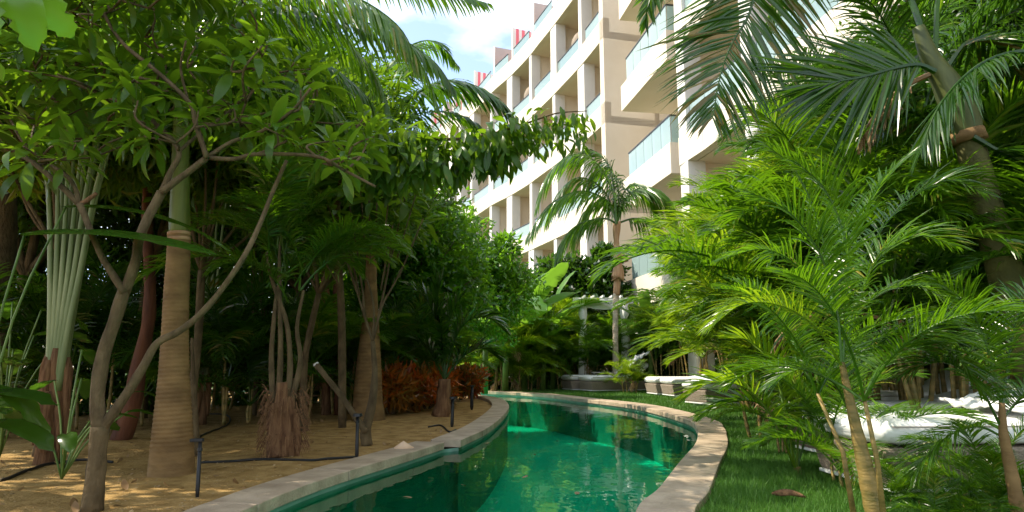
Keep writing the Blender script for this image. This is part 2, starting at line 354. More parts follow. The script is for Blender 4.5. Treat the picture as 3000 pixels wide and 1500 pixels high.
def at_u(P, u):       # where the plan curve is seen in photo column u
    k = (u-1500)/FPX/1.0
    best = min(range(len(P)-1), key=lambda i: abs(P[i].x/P[i].y-k*.99))
    for i in range(len(P)-1):
        f0 = P[i].x-k*1.04*P[i].y; f1 = P[i+1].x-k*1.04*P[i+1].y
        if f0*f1 <= 0:
            t = f0/(f0-f1); return P[i].lerp(P[i+1], t), (P[i+1]-P[i]).normalized()
    return P[best], (P[best+1]-P[best]).normalized()
LEV = [bz(2.9), bz(6.1), bz(9.3), bz(12.5), bz(15.7)]
BH = .86
for k, z in enumerate(LEV):
    band(F1, z, z+BH+(.1 if k == 4 else 0), .26, 'facade_band', M['stucco'], hotel)
    band(F1, z+.001, z+.30, 3.2, 'floor_slab', M['stucco_in'], hotel, off=.262)
band(F1, 0, LEV[4], .2, 'back_wall', M['stucco_in'], hotel, off=2.1)
fin_u = [1703, 1622, 1553, 1491, 1437, 1380, 1345, 1318, 1290, 1255]
spots = [at_u(F1, u) for u in fin_u]
def fin(p, T, z0, z1, wide, parent):
    N = Vector((T.y, -T.x, 0)); w2 = .36 if wide else .17; q = p+N*.03
    MB().hexa(q-T*w2, q-T*w2+N*.5, q+T*w2+N*.5, q+T*w2, z0, z1).obj('fin_wall', M['white'], parent)
    q = p+N*.532; MB().hexa(q-T*.09, q-T*.09+N*1.55, q+T*.09+N*1.55, q+T*.09, z0, z1).obj('divider_wall', M['stucco_in'], parent)
corner, cT = F1[0], (F1[1]-F1[0]).normalized(); cN = Vector((cT.y, -cT.x, 0))
for k in range(5):
    z0 = LEV[k-1]+.302 if k else 0; z1 = LEV[k]-.002
    for j, (p, T) in enumerate(spots): fin(p, T, z0, z1, (j+k) % 2 == 1, hotel)
# glass rails, one pane between fins, and window walls behind
def seg(P, p, q, n=5):      # part of a polyline between two points on it
    a = min(range(len(P)), key=lambda i: (P[i]-p).length); b = min(range(len(P)), key=lambda i: (P[i]-q).length)
    mid = [P[i] for i in range(a+1, b)] if b > a else []
    mid = [m_ for m_ in mid if (m_-p).dot(q-p) > .05 and (m_-q).dot(p-q) > .05]
    return [p]+mid+[q]
ends = [(corner+cT*.35, cT)]+spots
for k in range(5):
    zr = LEV[k]+BH+(.1 if k == 4 else 0)
    for j in range(len(ends)-1):
        (p, T), (q, T2) = ends[j], ends[j+1]
        a = p+T*(.0 if j == 0 else .38); b = q-T2*.38
        S = seg(F1, a, b)
        g = band(S, zr-.01, zr+.62, .015, 'glass_pane', M['glass'], hotel, off=.12)
        r = band(S, zr+.621, zr+.665, .05, 'handrail', M['rail'], hotel, off=.10)
        if k < 4:
            c = p.lerp(q, .42)+Vector((T.y, -T.x, 0))*1.98; zf = LEV[k]+.31
            wd = (q-p).length*.26; N = Vector((T.y, -T.x, 0))
            fr = MB(); fr.hexa(c-T*wd, c-T*wd+N*.08, c+T*wd+N*.08, c+T*wd, zf, zf+2.25)
            fo = fr.obj('balcony_door', M['frame'], hotel)
            g2 = MB(); c2 = c-N*.012
            for s_ in (-1, 1): g2.hexa(c2+T*(s_*wd*.5-wd*.42), c2+T*(s_*wd*.5-wd*.42)+N*.01, c2+T*(s_*wd*.5+wd*.42)+N*.01, c2+T*(s_*wd*.5+wd*.42), zf+.08, zf+2.17)
            g2.obj('door_glass', M['roomglass'], fo)
# roof-terrace dividers, alternately grey and pink striped
zr = LEV[4]+BH+.1
for j, (p, T) in enumerate([(corner, cT)]+spots):
    N = Vector((T.y, -T.x, 0)); a = p+N*.2-T*.12
    mat = M['stripes'] if j % 2 == 0 and j > 0 else M['divider']
    if j == 0: continue
    ln = 3.4
    mb = MB(); V = [Vector(v) for v in ((0, 0, 0), (ln, 0, 0), (ln, .12, 0), (0, .12, 0))]
    mb.box((ln/2, .06, 1.0), (ln, .12, 2.1))
    o = mb.obj('terrace_divider', mat, hotel); o.location = (a.x, a.y, zr); o.rotation_euler = (0, 0, math.atan2(N.y, N.x))
    MB().box((a.x-N.x*.02, a.y-N.y*.02, zr+1.0), (.05, .17, 2.14), math.atan2(N.y, N.x)).obj('divider_edge', M['white'], hotel)
band(F1, LEV[4]+.31, LEV[4]+BH+2.2, .25, 'penthouse_wall', M['stucco_in'], hotel, off=3.6)
# end wall of the curved block, facing the balcony recess
a = corner; b = corner+cN*7
MB().hexa(a-cT*.0, b, b+cT*.4, a+cT*.4, 0, LEV[4]+BH+.05).obj('end_wall', M['stucco'], hotel)
a2 = corner+cT*.402
MB().hexa(a2-cN*.004, a2+cN*.5, a2+cN*.5+cT*.0+cT*.02, a2-cN*.004+cT*.02, 0, .5).obj('plinth', M['white'], hotel)
# recess wall behind the projecting balconies
MB().hexa(Vector((6.3, 17.5)), Vector((7.0, 17.5)), Vector((7.0, 26.5)), Vector((6.3, 26.5)), 0, LEV[4]+BH).obj('recess_wall', M['stucco'], hotel)
# projecting balconies
BA, BB = Vector((3.93, 23.0, 0)), Vector((4.60, 18.8, 0)); bT = (BA-BB).normalized(); bN = Vector((bT.y, -bT.x, 0))
ZB = [bz(2.60), bz(5.87), bz(9.07), bz(12.27), bz(15.5)]
names = ['lowest', 'second', 'third', 'fourth', 'top']
for k, z in enumerate(ZB):
    dep = 2.35
    bal = MB(); A, B = BA, BB
    bal.hexa(B, B+bN*dep, A+bN*dep, A, z, z+.28)                 # slab
    so_ = bal.obj('balcony_slab', M['stucco'], hotel)
    t_ = .16; z1 = z+.93
    u_ = MB(); u_.hexa(B+bT*.0, B+bN*t_, A+bN*t_, A, z+.281, z1); u_.obj('balcony_upstand', M['stucco'], hotel)
    u_ = MB(); u_.hexa(B+bN*(t_+.002), B+bN*dep, B+bN*dep+bT*t_, B+bN*(t_+.002)+bT*t_, z+.281, z1-.003); u_.obj('balcony_upstand', M['stucco'], hotel)
    # panes on the front and the near end
    Lg = (A-B).length-.55; n = 5; s0 = B+bN*.05+bT*.06
    for i in range(n):
        p0 = s0+bT*(Lg*i/n+.012); p1 = s0+bT*(Lg*(i+1)/n-.012)
        MB().hexa(p0, p0+bN*.014, p1+bN*.014, p1, z1+.001, z1+.82).obj('glass_pane', M['glass'], hotel)
    p0 = s0+bN*.03; p1 = B+bN*(dep-.1)+bT*.06
    MB().hexa(p0, p1, p1+bT*.014, p0+bT*.014, z1+.001, z1+.82).obj('glass_pane', M['glass'], hotel)
    r0 = s0-bN*.018-bT*.02
    MB().hexa(r0, r0+bN*.05, r0+bN*.05+bT*(Lg+.04), r0+bT*(Lg+.04), z1+.821, z1+.865).obj('handrail', M['rail'], hotel)
    r0 = s0+bN*.034-bT*.02
    MB().hexa(r0, r0+bN*(dep-.2), r0+bN*(dep-.2)+bT*.05, r0+bT*.05, z1+.821, z1+.865).obj('handrail', M['rail'], hotel)
    # glazed doors in the recess
    fo = MB().box((6.27, 20.9, z+.29+1.15), (.05, 2.6, 2.3)).obj('balcony_door', M['frame'], hotel)
    for dy in (-.64, .64): MB().box((6.238, 20.9+dy, z+.29+1.15), (.01, 1.18, 2.14)).obj('door_glass', M['roomglass'], fo)
# near block on the right
F2 = cr([Vector((x, y, 0)) for x, y in ((4.66, 18.1), (4.86, 17.2), (5.04, 15.9), (5.34, 13.6), (5.55, 12.0), (6.0, 9.2), (6.5, 6.2), (7.1, 3.0), (7.8, -1.5))], 5)
F2 = F2[::-1]; 
def rev_perp(P): return P
for k, z in enumerate(ZB):
    S = resample(F2, 1.45)
    for i in range(len(S)-1):
        a, b = S[i], S[i+1]; T = (b-a).normalized(); N = Vector((T.y, -T.x, 0)); b2 = b-T*.012
        dd = random.uniform(-.003, .003)
        MB().hexa(a+N*dd, a+N*.25, b2+N*.25, b2+N*dd, z, z+.80).obj('concrete_panel', M['stucco'], hotel)
        g0 = a+N*.1+T*.01; g1 = b-T*.01+N*.1
        MB().hexa(g0, g0+N*.014, g1+N*.014, g1, z+.802, z+1.62).obj('glass_pane', M['glass'], hotel)
    band(F2, z+1.622, z+1.665, .05, 'handrail', M['rail'], hotel, off=.085)
    band(F2, z+.002, z+.28, 2.6, 'floor_slab', M['stucco_in'], hotel, off=.27)
band(F2, 0, ZB[4], .2, 'back_wall', M['stucco_in'], hotel, off=2.9)
S = resample(F2, 4.1)
for k in range(5):
    z0 = ZB[k-1]+.282 if k else 0; z1 = ZB[k]-.002
    for i in range(1, len(S)):
        T = (S[i]-S[i-1]).normalized(); N = Vector((T.y, -T.x, 0)); p = S[i]-T*.28+N*.02
        if i < len(S)-1: p = S[i]
        MB().hexa(p-T*.26, p-T*.26+N*.5, p+T*.26+N*.5, p+T*.26, z0, z1).obj('fin_wall', M['white'], hotel)
        q = p+N*.502
        if k: MB().hexa(q-T*.09, q-T*.09+N*2.2, q+T*.09+N*2.2, q+T*.09, z0, z1).obj('divider_wall', M['stucco_in'], hotel)
        c = S[i].lerp(S[i-1], .5)+N*2.83; zf = z0+.01; wd = .9
        fo = MB().hexa(c-T*wd, c-T*wd+N*.06, c+T*wd+N*.06, c+T*wd, zf, zf+2.2).obj('balcony_door', M['frame'], hotel)
        for s_ in (-1, 1):
            c3 = c+T*s_*wd*.5-N*.012; MB().hexa(c3-T*.4, c3-T*.4+N*.01, c3+T*.4+N*.01, c3+T*.4, zf+.07, zf+2.13).obj('door_glass', M['roomglass'], fo)
# two rattan egg chairs standing on balconies of the curved block
def egg_chair(j, lab):
    (p, T), (q, T2) = spots[j], spots[j+1]; c = p.lerp(q, .45)+Vector((T.y, -T.x, 0))*.75; z = LEV[3]+.302
    r_ = thing('hanging_chair', lab, 'hanging chair', (c.x, c.y, z)); r_.rotation_euler = (0, 0, R(-20))
    V = []; F = []; n = 14; m_ = 9
    for i in range(m_+1):
        for k in range(n+1):
            a = math.pi*(.12+1.76*k/n); t = math.pi*(.06+.88*i/m_); V.append((.45*math.sin(t)*math.cos(a)*-1, .5*math.sin(t)*math.sin(a), 1.45-.62*math.cos(t)))
    F = [(i*(n+1)+k, i*(n+1)+k+1, (i+1)*(n+1)+k+1, (i+1)*(n+1)+k) for i in range(m_) for k in range(n)]
    o = MB().add(V, F).obj('basket', M['wicker'], r_, smooth=True); sd = o.modifiers.new('shell', 'SOLIDIFY'); sd.thickness = .04
    MB().box((0, 0, .98), (.62, .62, .14)).obj('seat_cushion', M['cushion'], r_, bevel=.03)
    MB().box((.22, 0, 1.25), (.12, .55, .45)).obj('back_cushion', M['cushion'], r_, bevel=.03)
    MB().tube(cr([(.5, 0, .03), (.62, 0, .9), (.5, 0, 1.95), (.2, 0, 2.3), (0, 0, 2.25), (0, 0, 2.06)], 4), .025, 8).obj('stand', M['rail'], r_, smooth=True)
    MB().tube([(.45*math.cos(i*.524)+.1, .45*math.sin(i*.524), .025) for i in range(13)], .022, 6).obj('base_ring', M['rail'], r_)
egg_chair(0, 'brown wicker egg chair on the balcony nearest the corner of the curved block')
egg_chair(2, 'brown wicker egg chair two balconies left of the corner one')
#PART2
# ------------------------------------------------------------------ furniture and fittings
def lounger(x, y, ang, label, Lg=1.95, W=.72, back=28, towel=False, drape=False, near=False):
    root = thing('sun_lounger', label, 'sun lounger', (x, y, 0), 'white-cushioned sun loungers around the pool'); root.rotation_euler = (0, 0, R(ang))
    hb = .27; nseg = 1.15                     # flat part, then the raised back; the origin is the foot corner nearest the pool
    f = MB(); f.box((Lg/2, W/2, hb-.11), (Lg, W, .22), taper=.05); f.obj('wicker_base', M['wicker'], root, bevel=.02)
    f = MB(); f.box((Lg/2, W/2, hb-.232), (Lg*.955, W*.955, .02)); f.obj('base_rim', M['cushion'], root)
    for sx in (.12, Lg-.12):
        for sy in (.08, W-.08): MB().tube([(sx, sy, hb-.235), (sx, sy, 0)], .018, 8).obj('leg', M['frame'], root)
    th = .16
    def slab(P, w0, name, mat, t_):
        n = 12; mb = MB(); V = []
        for (px_, pz, nx, nz) in P:
            for k in range(n):
                a = 2*math.pi*k/n; cy = math.copysign(abs(math.cos(a))**.35, math.cos(a))*(w0/2); cz = math.copysign(abs(math.sin(a))**.6, math.sin(a))*t_/2
                V.append((px_+nx*cz, W/2+cy, pz+nz*cz))
        m_ = len(P); F = [(i*n+k, i*n+(k+1) % n, (i+1)*n+(k+1) % n, (i+1)*n+k) for i in range(m_-1) for k in range(n)]
        F += [tuple(range(n-1, -1, -1)), tuple((m_-1)*n+k for k in range(n))]
        mb.add(V, [g[::-1] for g in F]); return mb.obj(name, mat, root, smooth=True, bevel=0)
    z = hb+.005+th/2; P = [(.0, z, 0, .5), (.03, z, 0, .9), (.1, z, 0, 1), (nseg*.5, z, 0, 1), (nseg-.05, z, 0, 1), (nseg, z, 0, .95)]
    slab(P, W*1.0, 'mattress', M['cushion'], th)
    a = R(back); q = Lg-nseg-.01; P = []
    for t_, s_ in ((.02, .95), (.12, 1), (q*.5, 1), (q-.1, 1), (q-.03, .9), (q, .5)):
        P.append((nseg+t_*math.cos(a), z+t_*math.sin(a), -math.sin(a)*s_, math.cos(a)*s_))
    slab(P, W*1.0, 'back_cushion', M['cushion'], th)
    pz = z+.035; e_ = W*.5
    MB().tube([(.9*nseg, W/2-e_, pz), (.08, W/2-e_, pz), (.01, W/2-e_+.07, pz), (.01, W/2+e_-.07, pz), (.08, W/2+e_, pz), (.9*nseg, W/2+e_, pz)], .006, 5).obj('piping', M['divider'], root)
    br = MB(); p0 = (nseg+.25, W/2, hb); p1 = (nseg+q*.8*math.cos(a), W/2, z+q*.8*math.sin(a)-.06); br.tube([p0, p1], .018, 6); br.obj('back_strut', M['frame'], root)
    return root
def cloth(x0, x1, y0, y1, zf, name, label, cat, mat, res=22, th=.02):
    mb = MB(); V = []; n = res
    for k in (0, 1):
        for i in range(n+1):
            for j in range(n+1):
                x = x0+(x1-x0)*i/n; y = y0+(y1-y0)*j/n
                V.append((x, y, zf(x, y, i/n, j/n)+k*th))
    F = []
    s_ = (n+1)**2
    for i in range(n):
        for j in range(n):
            a = i*(n+1)+j; F.append((a+s_, a+n+1+s_, a+n+2+s_, a+1+s_)); F.append((a, a+1, a+n+2, a+n+1))
    for i in range(n):
        for (a, b) in ((i*(n+1), (i+1)*(n+1)), ((i+1)*(n+1)+n, i*(n+1)+n), ((i+1), i), (n*(n+1)+i, n*(n+1)+i+1)): F.append((a, b, b+s_, a+s_))
    mb.add(V, F); return tag(mb.obj(name, mat, smooth=True), label, cat)
def foot(u, Y): return gx(u, Y), Y
lounger(*foot(1730, 18.2), 22, 'white-cushioned lounger in front of the pair beside the slim palm')
lounger(*foot(1671, 19.0), 18, 'farthest white-cushioned lounger, behind the pair beside the slim palm', back=5)
lounger(*foot(1967, 15.4), 10, 'white lounger with pale wicker end, front one behind the bend of the coping', back=8)
lounger(*foot(1918, 16.3), 10, 'white lounger showing only its foot end behind its twin at the bend', back=8)
lounger(gx(2062, 12.3), 12.3, 20, 'lounger with a rumpled white towel at the edge of the bright palms', back=15)
lounger(2.12, 3.95, 4, 'big white lounger close behind the nearest palm stem', W=.85, back=20)
lounger(2.5, 5.35, 6, 'white lounger half hidden left of the nearest palm stem', back=12)
lounger(gx(2480, 7.6), 7.6, 5, 'distant white lounger glimpsed between palm stems on the right', back=25)
lounger(gx(2620, 8.6), 8.6, 5, 'white lounger farthest back among the palm stems on the right', back=35)
def bump(x, y, s_=1.): return s_*(.05*mn.noise(Vector((x*5, y*5, 1)))+.025*mn.noise(Vector((x*14, y*12, 7))))
x0, y0 = foot(2062, 12.3)
cloth(x0+.05, x0+.95, y0+.02, y0+1.1, lambda x, y, a, b: .47+abs(bump(x, y, 2.5))-.22*max(0, .25-a)**.7, 'towel', 'crumpled white towel thrown on the lounger by the bright palms', 'towel', M['towel'])
x0, y0 = foot(1800, 18.6)
cloth(x0+.05, x0+.95, y0-.1, y0+.9, lambda x, y, a, b: .45+.55*a+abs(bump(x, y, 3)), 'towel', 'lavender towel over the raised back beside the slim palm', 'towel', M['towel'])
cloth(2.95, 3.8, 3.98, 4.75, lambda x, y, a, b: .46+.12*a+abs(bump(x, y, 1.6)), 'towel', 'white towel spread over the big lounger on the right', 'towel', M['cushion'])
# low table beside the far pair
t_ = thing('side_table', 'low grey side table between the two farthest loungers', 'table', (gx(1765, 18.9), 18.9+.35, 0))
MB().box((0, 0, .50), (.5, .4, .03)).obj('tabletop', M['divider'], t_, bevel=.006)
for sx in (-.2, .2):
    for sy in (-.15, .15): MB().box((sx, sy, .242), (.03, .03, .484)).obj('leg', M['frame'], t_)
# white pergola with gathered drapes
py = 19.9; xa, xb = gx(1706, py), gx(1835, py); zt = aty(1760, 872, py).z
g_ = thing('pergola', 'white four-post pergola with gathered drapes behind the slim palm', 'pergola', (0, 0, 0)); g_.location = ((xa+xb)/2, py+.8, 0)
cx, cy = (xa+xb)/2, py+.8; hw = (xb-xa)/2
for sx in (-1, 1):
    for sy in (-.8, .8): MB().box((sx*(hw-.06), sy, zt/2-.1), (.1, .1, zt-.2)).obj('post', M['paint'], g_)
for sy in (-.8, .8): MB().box((0, sy, zt-.09), (hw*2+.5, .11, .18)).obj('beam', M['paint'], g_)
for sx in (-1, 1): MB().box((sx*(hw-.06), 0, zt-.095), (.1, 1.49, .16)).obj('beam', M['paint'], g_)
for i in range(5): MB().box((-hw+.1+(hw*2-.2)*i/4, 0, zt+.035), (.05, 1.9, .065)).obj('slat', M['paint'], g_)
V = []; n = 18
mb = MB()
for i in range(n+1):
    t = i/n; x = -hw-.1+(2*hw+.2)*t; sg = .10*math.sin(math.pi*t)
    for j in range(6):
        a = j/5; V.append((x, -.88-.03*math.sin(a*9), zt-.02-sg*.4-a*(.20+sg)+.012*math.sin(a*16)))
F = [(i*6+j, (i+1)*6+j, (i+1)*6+j+1, i*6+j+1) for i in range(n) for j in range(5)]
mb.add(V, F).obj('valance', M['cushion'], g_, smooth=True)
for sx in (-1, 1):
    P = [(sx*(hw-.04), -.86, zt-.2), (sx*(hw-.03), -.87, zt-.5), (sx*(hw-.06), -.86, zt-.75), (sx*(hw-.02), -.86, zt-1.2), (sx*(hw-.02), -.86, .3)]
    MB().tube(P, [.10, .13, .05, .11, .13], 12, wob=.25).obj('drape', M['cushion'], g_, smooth=True)
# parasol seen behind the right trunk
px_ = aty(3010, 560, 7.0)
g_ = thing('parasol', 'closed-edge tan parasol canopy peeking from behind the leaning trunk', 'parasol', (px_.x+.8, 7.6, 0))
g_['label'] = 'tan square parasol peeking out behind the leaning palm trunk'
zt = aty(2905, 560, 7.0).z
V = [(-1.2, -1.2, zt), (1.2, -1.2, zt), (1.2, 1.2, zt), (-1.2, 1.2, zt), (0, 0, zt+.55), (-1.2, -1.2, zt-.12), (1.2, -1.2, zt-.12), (1.2, 1.2, zt-.12), (-1.2, 1.2, zt-.12)]
MB().add(V, [(0, 1, 4), (1, 2, 4), (2, 3, 4), (3, 0, 4), (0, 5, 6, 1), (1, 6, 7, 2), (2, 7, 8, 3), (3, 8, 5, 0)]).obj('canopy', M['canvas'], g_)
MB().tube([(0, 0, 0), (0, 0, zt+.5)], .03, 10).obj('pole', M['paint'], g_)
# garden path lights on spikes
def path_light(u, vb, vt, label, head):
    b = atz(u, vb, 0); h = aty(u, vt, b.y).z
    r_ = thing('path_light', label, 'garden light', (b.x, b.y, 0), 'black spike lights along the coping')
    r_.rotation_euler = (R(random.uniform(-2, 2)), R(random.uniform(-3, 3)), 0)
    MB().tube([(0, 0, -.05), (0, 0, .03), (0, 0, h*.98)], [.006, .010*b.y/4.5+.003, .008*b.y/4.5+.003], 10).obj('stake', M['black'], r_, smooth=True)
    if head: MB().box((-.02*b.y/4, 0, h), (.075*b.y/4, .03, .02)).obj('lamp_head', M['black'], r_, bevel=.004)
    else: MB().tube([(0, 0, h-.01), (0, 0, h+.012)], [.04, .037], 14).obj('lamp_head', M['black'], r_)
    MB().tube([(0, 0, h-.06), (0, 0, h-.045)], .015, 10).obj('collar', M['black'], r_)
path_light(578, 1452, 1290, 'nearest black spike light, in front of the ringed palm trunk', 1)
path_light(1045, 1342, 1216, 'black spike light beside the forked grey sapling', 0)
path_light(1324, 1250, 1166, 'black spike light by the short palm on the round sand bed', 0)
path_light(1382, 1197, 1131, 'farthest black spike light, against the red shrubs', 0)
# irrigation hoses lying on the sand
def hose(P, label, Yr=None, r=.011):
    Q = cr([Vector((*atz(u, v, 0).xy, 0)) for u, v in P], 8)
    Q = [Vector((p.x, p.y, sandz(p.x, p.y)+r*.8)) for p in Q]
    tag(MB().tube(Q, r, 6).obj('irrigation_hose', M['black'], smooth=True), label, 'hose')
hose([(0, 1405), (60, 1385), (150, 1356), (250, 1345), (330, 1352)], 'black irrigation hose curving past the fibrous traveller palm base')
hose([(590, 1351), (680, 1352), (760, 1347), (900, 1350), (960, 1345), (1040, 1338)], 'straight black irrigation hose between the two nearest lights')
hose([(585, 1280), (620, 1262), (660, 1245), (674, 1225), (650, 1212), (615, 1210)], 'black hose looping over the sand behind the ringed palm')
hose([(1255, 1250), (1290, 1246), (1315, 1262), (1335, 1258)], 'short black hose end near the short palm')

# ------------------------------------------------------------------ plant generators
def n_(v): return v/(np.linalg.norm(v, axis=-1, keepdims=True)+1e-9)
def blades(base, d, side, L_, W_, droop, segs=3, fold=0., seed=0):
    """narrow leaflets: arrays base, d (direction), side (width vector), L_, W_ -> one bent blade each"""
    n = len(base); P = base.copy(); D = d.copy(); rows = []
    prof = {2: (.55, .9), 3: (.5, 1, .72), 4: (.45, 1, .9, .55)}[segs]
    for k in range(segs):
        Sd = n_(side-D*np.sum(side*D, 1)[:, None]); w_ = Sd*(W_*prof[k]*.5)[:, None]
        if fold:
            Nn = np.cross(Sd, D); rows.append((P-w_+Nn*(W_*fold*prof[k])[:, None], P.copy(), P+w_+Nn*(W_*fold*prof[k])[:, None]))
        else: rows.append((P-w_, P+w_))
        P = P+D*(L_/segs)[:, None]; D = n_(D+np.array([0, 0, -1.])*(droop/segs)[:, None])
    c = len(rows[0]); V = np.concatenate([np.stack(r_, 1) for r_ in rows]+[P[:, None, :]], 1)   # n, c*segs+1, 3
    m_ = c*segs+1; Q = []; Tt = []
    for k in range(segs-1):
        for j in range(c-1): Q.append((k*c+j, k*c+j+1, (k+1)*c+j+1, (k+1)*c+j))
    for j in range(c-1): Tt.append(((segs-1)*c+j, (segs-1)*c+j+1, m_-1))
    off = (np.arange(n)*m_)[:, None, None]
    return V.reshape(-1, 3), [(np.array(Q)[None]+off).reshape(-1, 4), (np.array(Tt)[None]+off).reshape(-1, 3)]
def frond_mb(path, n=44, ll=.42, lw=.028, start=.2, droop=.7, vang=.25, side=None, a0=72, a1=28, r0=.014, fold=.0, segs=3, jit=.12, seed=1, prof=None, hang=0.):
    """pinnate frond along a rachis path; leaflets in two ranks"""
    g = np.random.default_rng(seed); P = [Vector(p) for p in path]; mb = MB()
    m_ = len(P); mb.tube(P, [r0*(1-.8*i/(m_-1)) for i in range(m_)], 5, cap=False)
    A = np.array([tuple(p) for p in P]); S = np.concatenate([[0], np.cumsum(np.linalg.norm(np.diff(A, axis=0), axis=1))])
    t = np.linspace(start, 1, n)+g.uniform(-.25, .25, n)/n; t = np.clip(t, 0, 1); s_ = t*S[-1]
    B = np.stack([np.interp(s_, S, A[:, k]) for k in range(3)], 1)
    T = np.stack([np.interp(s_+.02*S[-1], S, A[:, k])-np.interp(s_-.02*S[-1], S, A[:, k]) for k in range(3)], 1); T = n_(T)
    if side is None:
        sd = n_(np.cross(T, np.array([0, 0, 1.])+np.zeros_like(T)))
    else: sd = n_(np.array(side, dtype=float)-T*(T@np.array(side, dtype=float))[:, None])
    N = np.cross(sd, T)
    q = (t-start)/(1-start); pr = (np.sin(np.pi*np.clip(q*.86+.12, 0, 1))**.55) if prof is None else prof(q)
    for sg in (-1, 1):
        a = np.radians(a0+(a1-a0)*q+g.normal(0, 5, n)); va = vang+g.normal(0, jit, n)
        d = T*np.cos(a)[:, None]+sd*(sg*np.sin(a)*np.cos(va))[:, None]+N*(np.sin(a)*np.sin(va))[:, None]
        d = n_(d+np.array([0, 0, -hang])); W = np.full(n, lw)*(.75+.25*pr)*g.uniform(.8, 1.15, n)
        V, F = blades(B, d, T+N*g.normal(0, .35, n)[:, None], ll*pr*g.uniform(.85, 1.1, n), W, np.full(n, droop)*g.uniform(.6, 1.4, n), segs, fold)
        mb.add(V, F)
    return mb
def arch(Lf, e0, bend, n=14, sway=0.):
    """rachis starting at elevation e0 (deg) and bending down by `bend` degrees over its length"""
    P = [Vector((0, 0, 0))]; x = Vector((0, 0, 0))
    for i in range(n):
        t = (i+.5)/n; e = R(e0-bend*t**1.35); x = x+Vector((math.cos(e), sway*math.sin(t*2), math.sin(e)))*(Lf/n); P.append(x.copy())
    return P
FR = {}
def bank(key, mat, specs, **kw):
    FR[key] = [frond_mb(arch(*s_), seed=i+11, **kw).mesh('frond', M[mat], False) for i, s_ in enumerate(specs)]
sp = [(1.5, 84, 55, 14, .05), (1.6, 78, 75, 14, -.08), (1.55, 68, 85, 14, .1), (1.4, 55, 80, 14, -.05), (1.5, 40, 75, 14, .05), (1.3, 72, 110, 14, .0)]
bank('areca', 'frond', sp, n=58, ll=.46, lw=.020, start=.24, droop=1.0, vang=.5)
bank('areca_bright', 'frond_bright', sp, n=46, ll=.46, lw=.022, start=.22, droop=.9, vang=.5, fold=.15)
bank('areca_dry', 'frond_dry', [(.9, 20, 90, 14, .05), (.8, -5, 70, 14, -.08)], n=26, ll=.28, lw=.018, start=.3, droop=1.4, vang=0)
bank('areca_near', 'frond', sp, n=58, ll=.42, lw=.018, start=.22, droop=.6, vang=.45, fold=.2, segs=4)
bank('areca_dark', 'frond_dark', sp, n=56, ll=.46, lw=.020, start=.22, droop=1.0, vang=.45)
sp2 = [(2.1, 72, 95, 16, .05), (2.2, 55, 105, 16, -.08), (2.2, 35, 95, 16, .1), (2.0, 15, 80, 16, -.05), (2.1, 62, 130, 16, 0.)]
bank('palm', 'frond', sp2, n=62, ll=.55, lw=.034, start=.14, droop=1.1, vang=.1, hang=.25)
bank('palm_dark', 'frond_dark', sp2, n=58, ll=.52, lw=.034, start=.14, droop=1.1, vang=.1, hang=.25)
def put(name, me, parent, loc, rz, tilt=0, s=1., roll=0):
    Mx = Matrix.Translation(Vector(loc)) @ Matrix.Rotation(rz, 4, 'Z') @ Matrix.Rotation(tilt, 4, 'Y') @ Matrix.Rotation(roll, 4, 'X') @ Matrix.Scale(s, 4)
    return link(name, me, parent, M=Mx)
CANES = []
for i in range(4):
    rr = random.Random(i); h = 1.0; P = [Vector((.014*math.sin(k*.3+i), .012*math.cos(k*.25+i), h*k/14)) for k in range(15)]
    P = [p-P[0] for p in P]
    CANES.append((MB().tube(P, [.020*(1+.13*(k % 2))-.006*k/14 for k in range(15)], 8).mesh('cane', M['cane'], True), P[-1]))
def areca(x, y, label, key='areca', canes=6, h=(.3, 1.0), fr=6, s=1., spread=.22, seed=0, group=None, az=None, tip=None, thick=1., z=0):
    """clumping palm: several ringed canes, each topped by arching fronds"""
    rr = random.Random(seed*31+5); root = thing('areca_palm', label, 'palm', (x, y, z), group)
    for c in range(canes):
        a = rr.uniform(0, 6.28); r_ = spread*rr.uniform(.1, 1)**.5; hh = rr.uniform(*h); me, tp = CANES[c % 4]
        ln = rr.uniform(0, .28); Mx = Matrix.Translation((r_*math.cos(a), r_*math.sin(a), 0)) @ Matrix.Rotation(a, 4, 'Z') @ Matrix.Rotation(ln, 4, 'Y') @ Matrix.Diagonal((thick*s, thick*s, hh, 1))
        link('cane', me, root, M=Mx); top = Mx @ tp
        m_ = fr if isinstance(fr, int) else rr.randint(*fr); a0 = rr.uniform(0, 6.28)
        for k in range(m_):
            az_ = a0+k*2.4+rr.uniform(-.3, .3) if az is None else rr.uniform(*az)
            kk = 'areca_dry' if rr.random() < .045 else key
            put('frond', FR[kk][rr.randrange(len(FR[kk]))], root, top-Vector((0, 0, .03)), az_, rr.uniform(-.12, .18), s*rr.uniform(.75, 1.1))
    return root
def ringed_trunk(path, radii, pitch=.035, amp=.035, sides=20):
    P = resample(cr(path, 10), pitch/4); n = len(P); rr = np.interp(np.linspace(0, 1, n), np.linspace(0, 1, len(radii)), radii)
    rr = [r_*(1+amp*(1 if i % 4 == 0 else (-.2, -.5, .1)[i % 4-1])*(1 if i/n > .12 else .3)) for i, r_ in enumerate(rr)]
    return MB().tube(P, rr, sides)
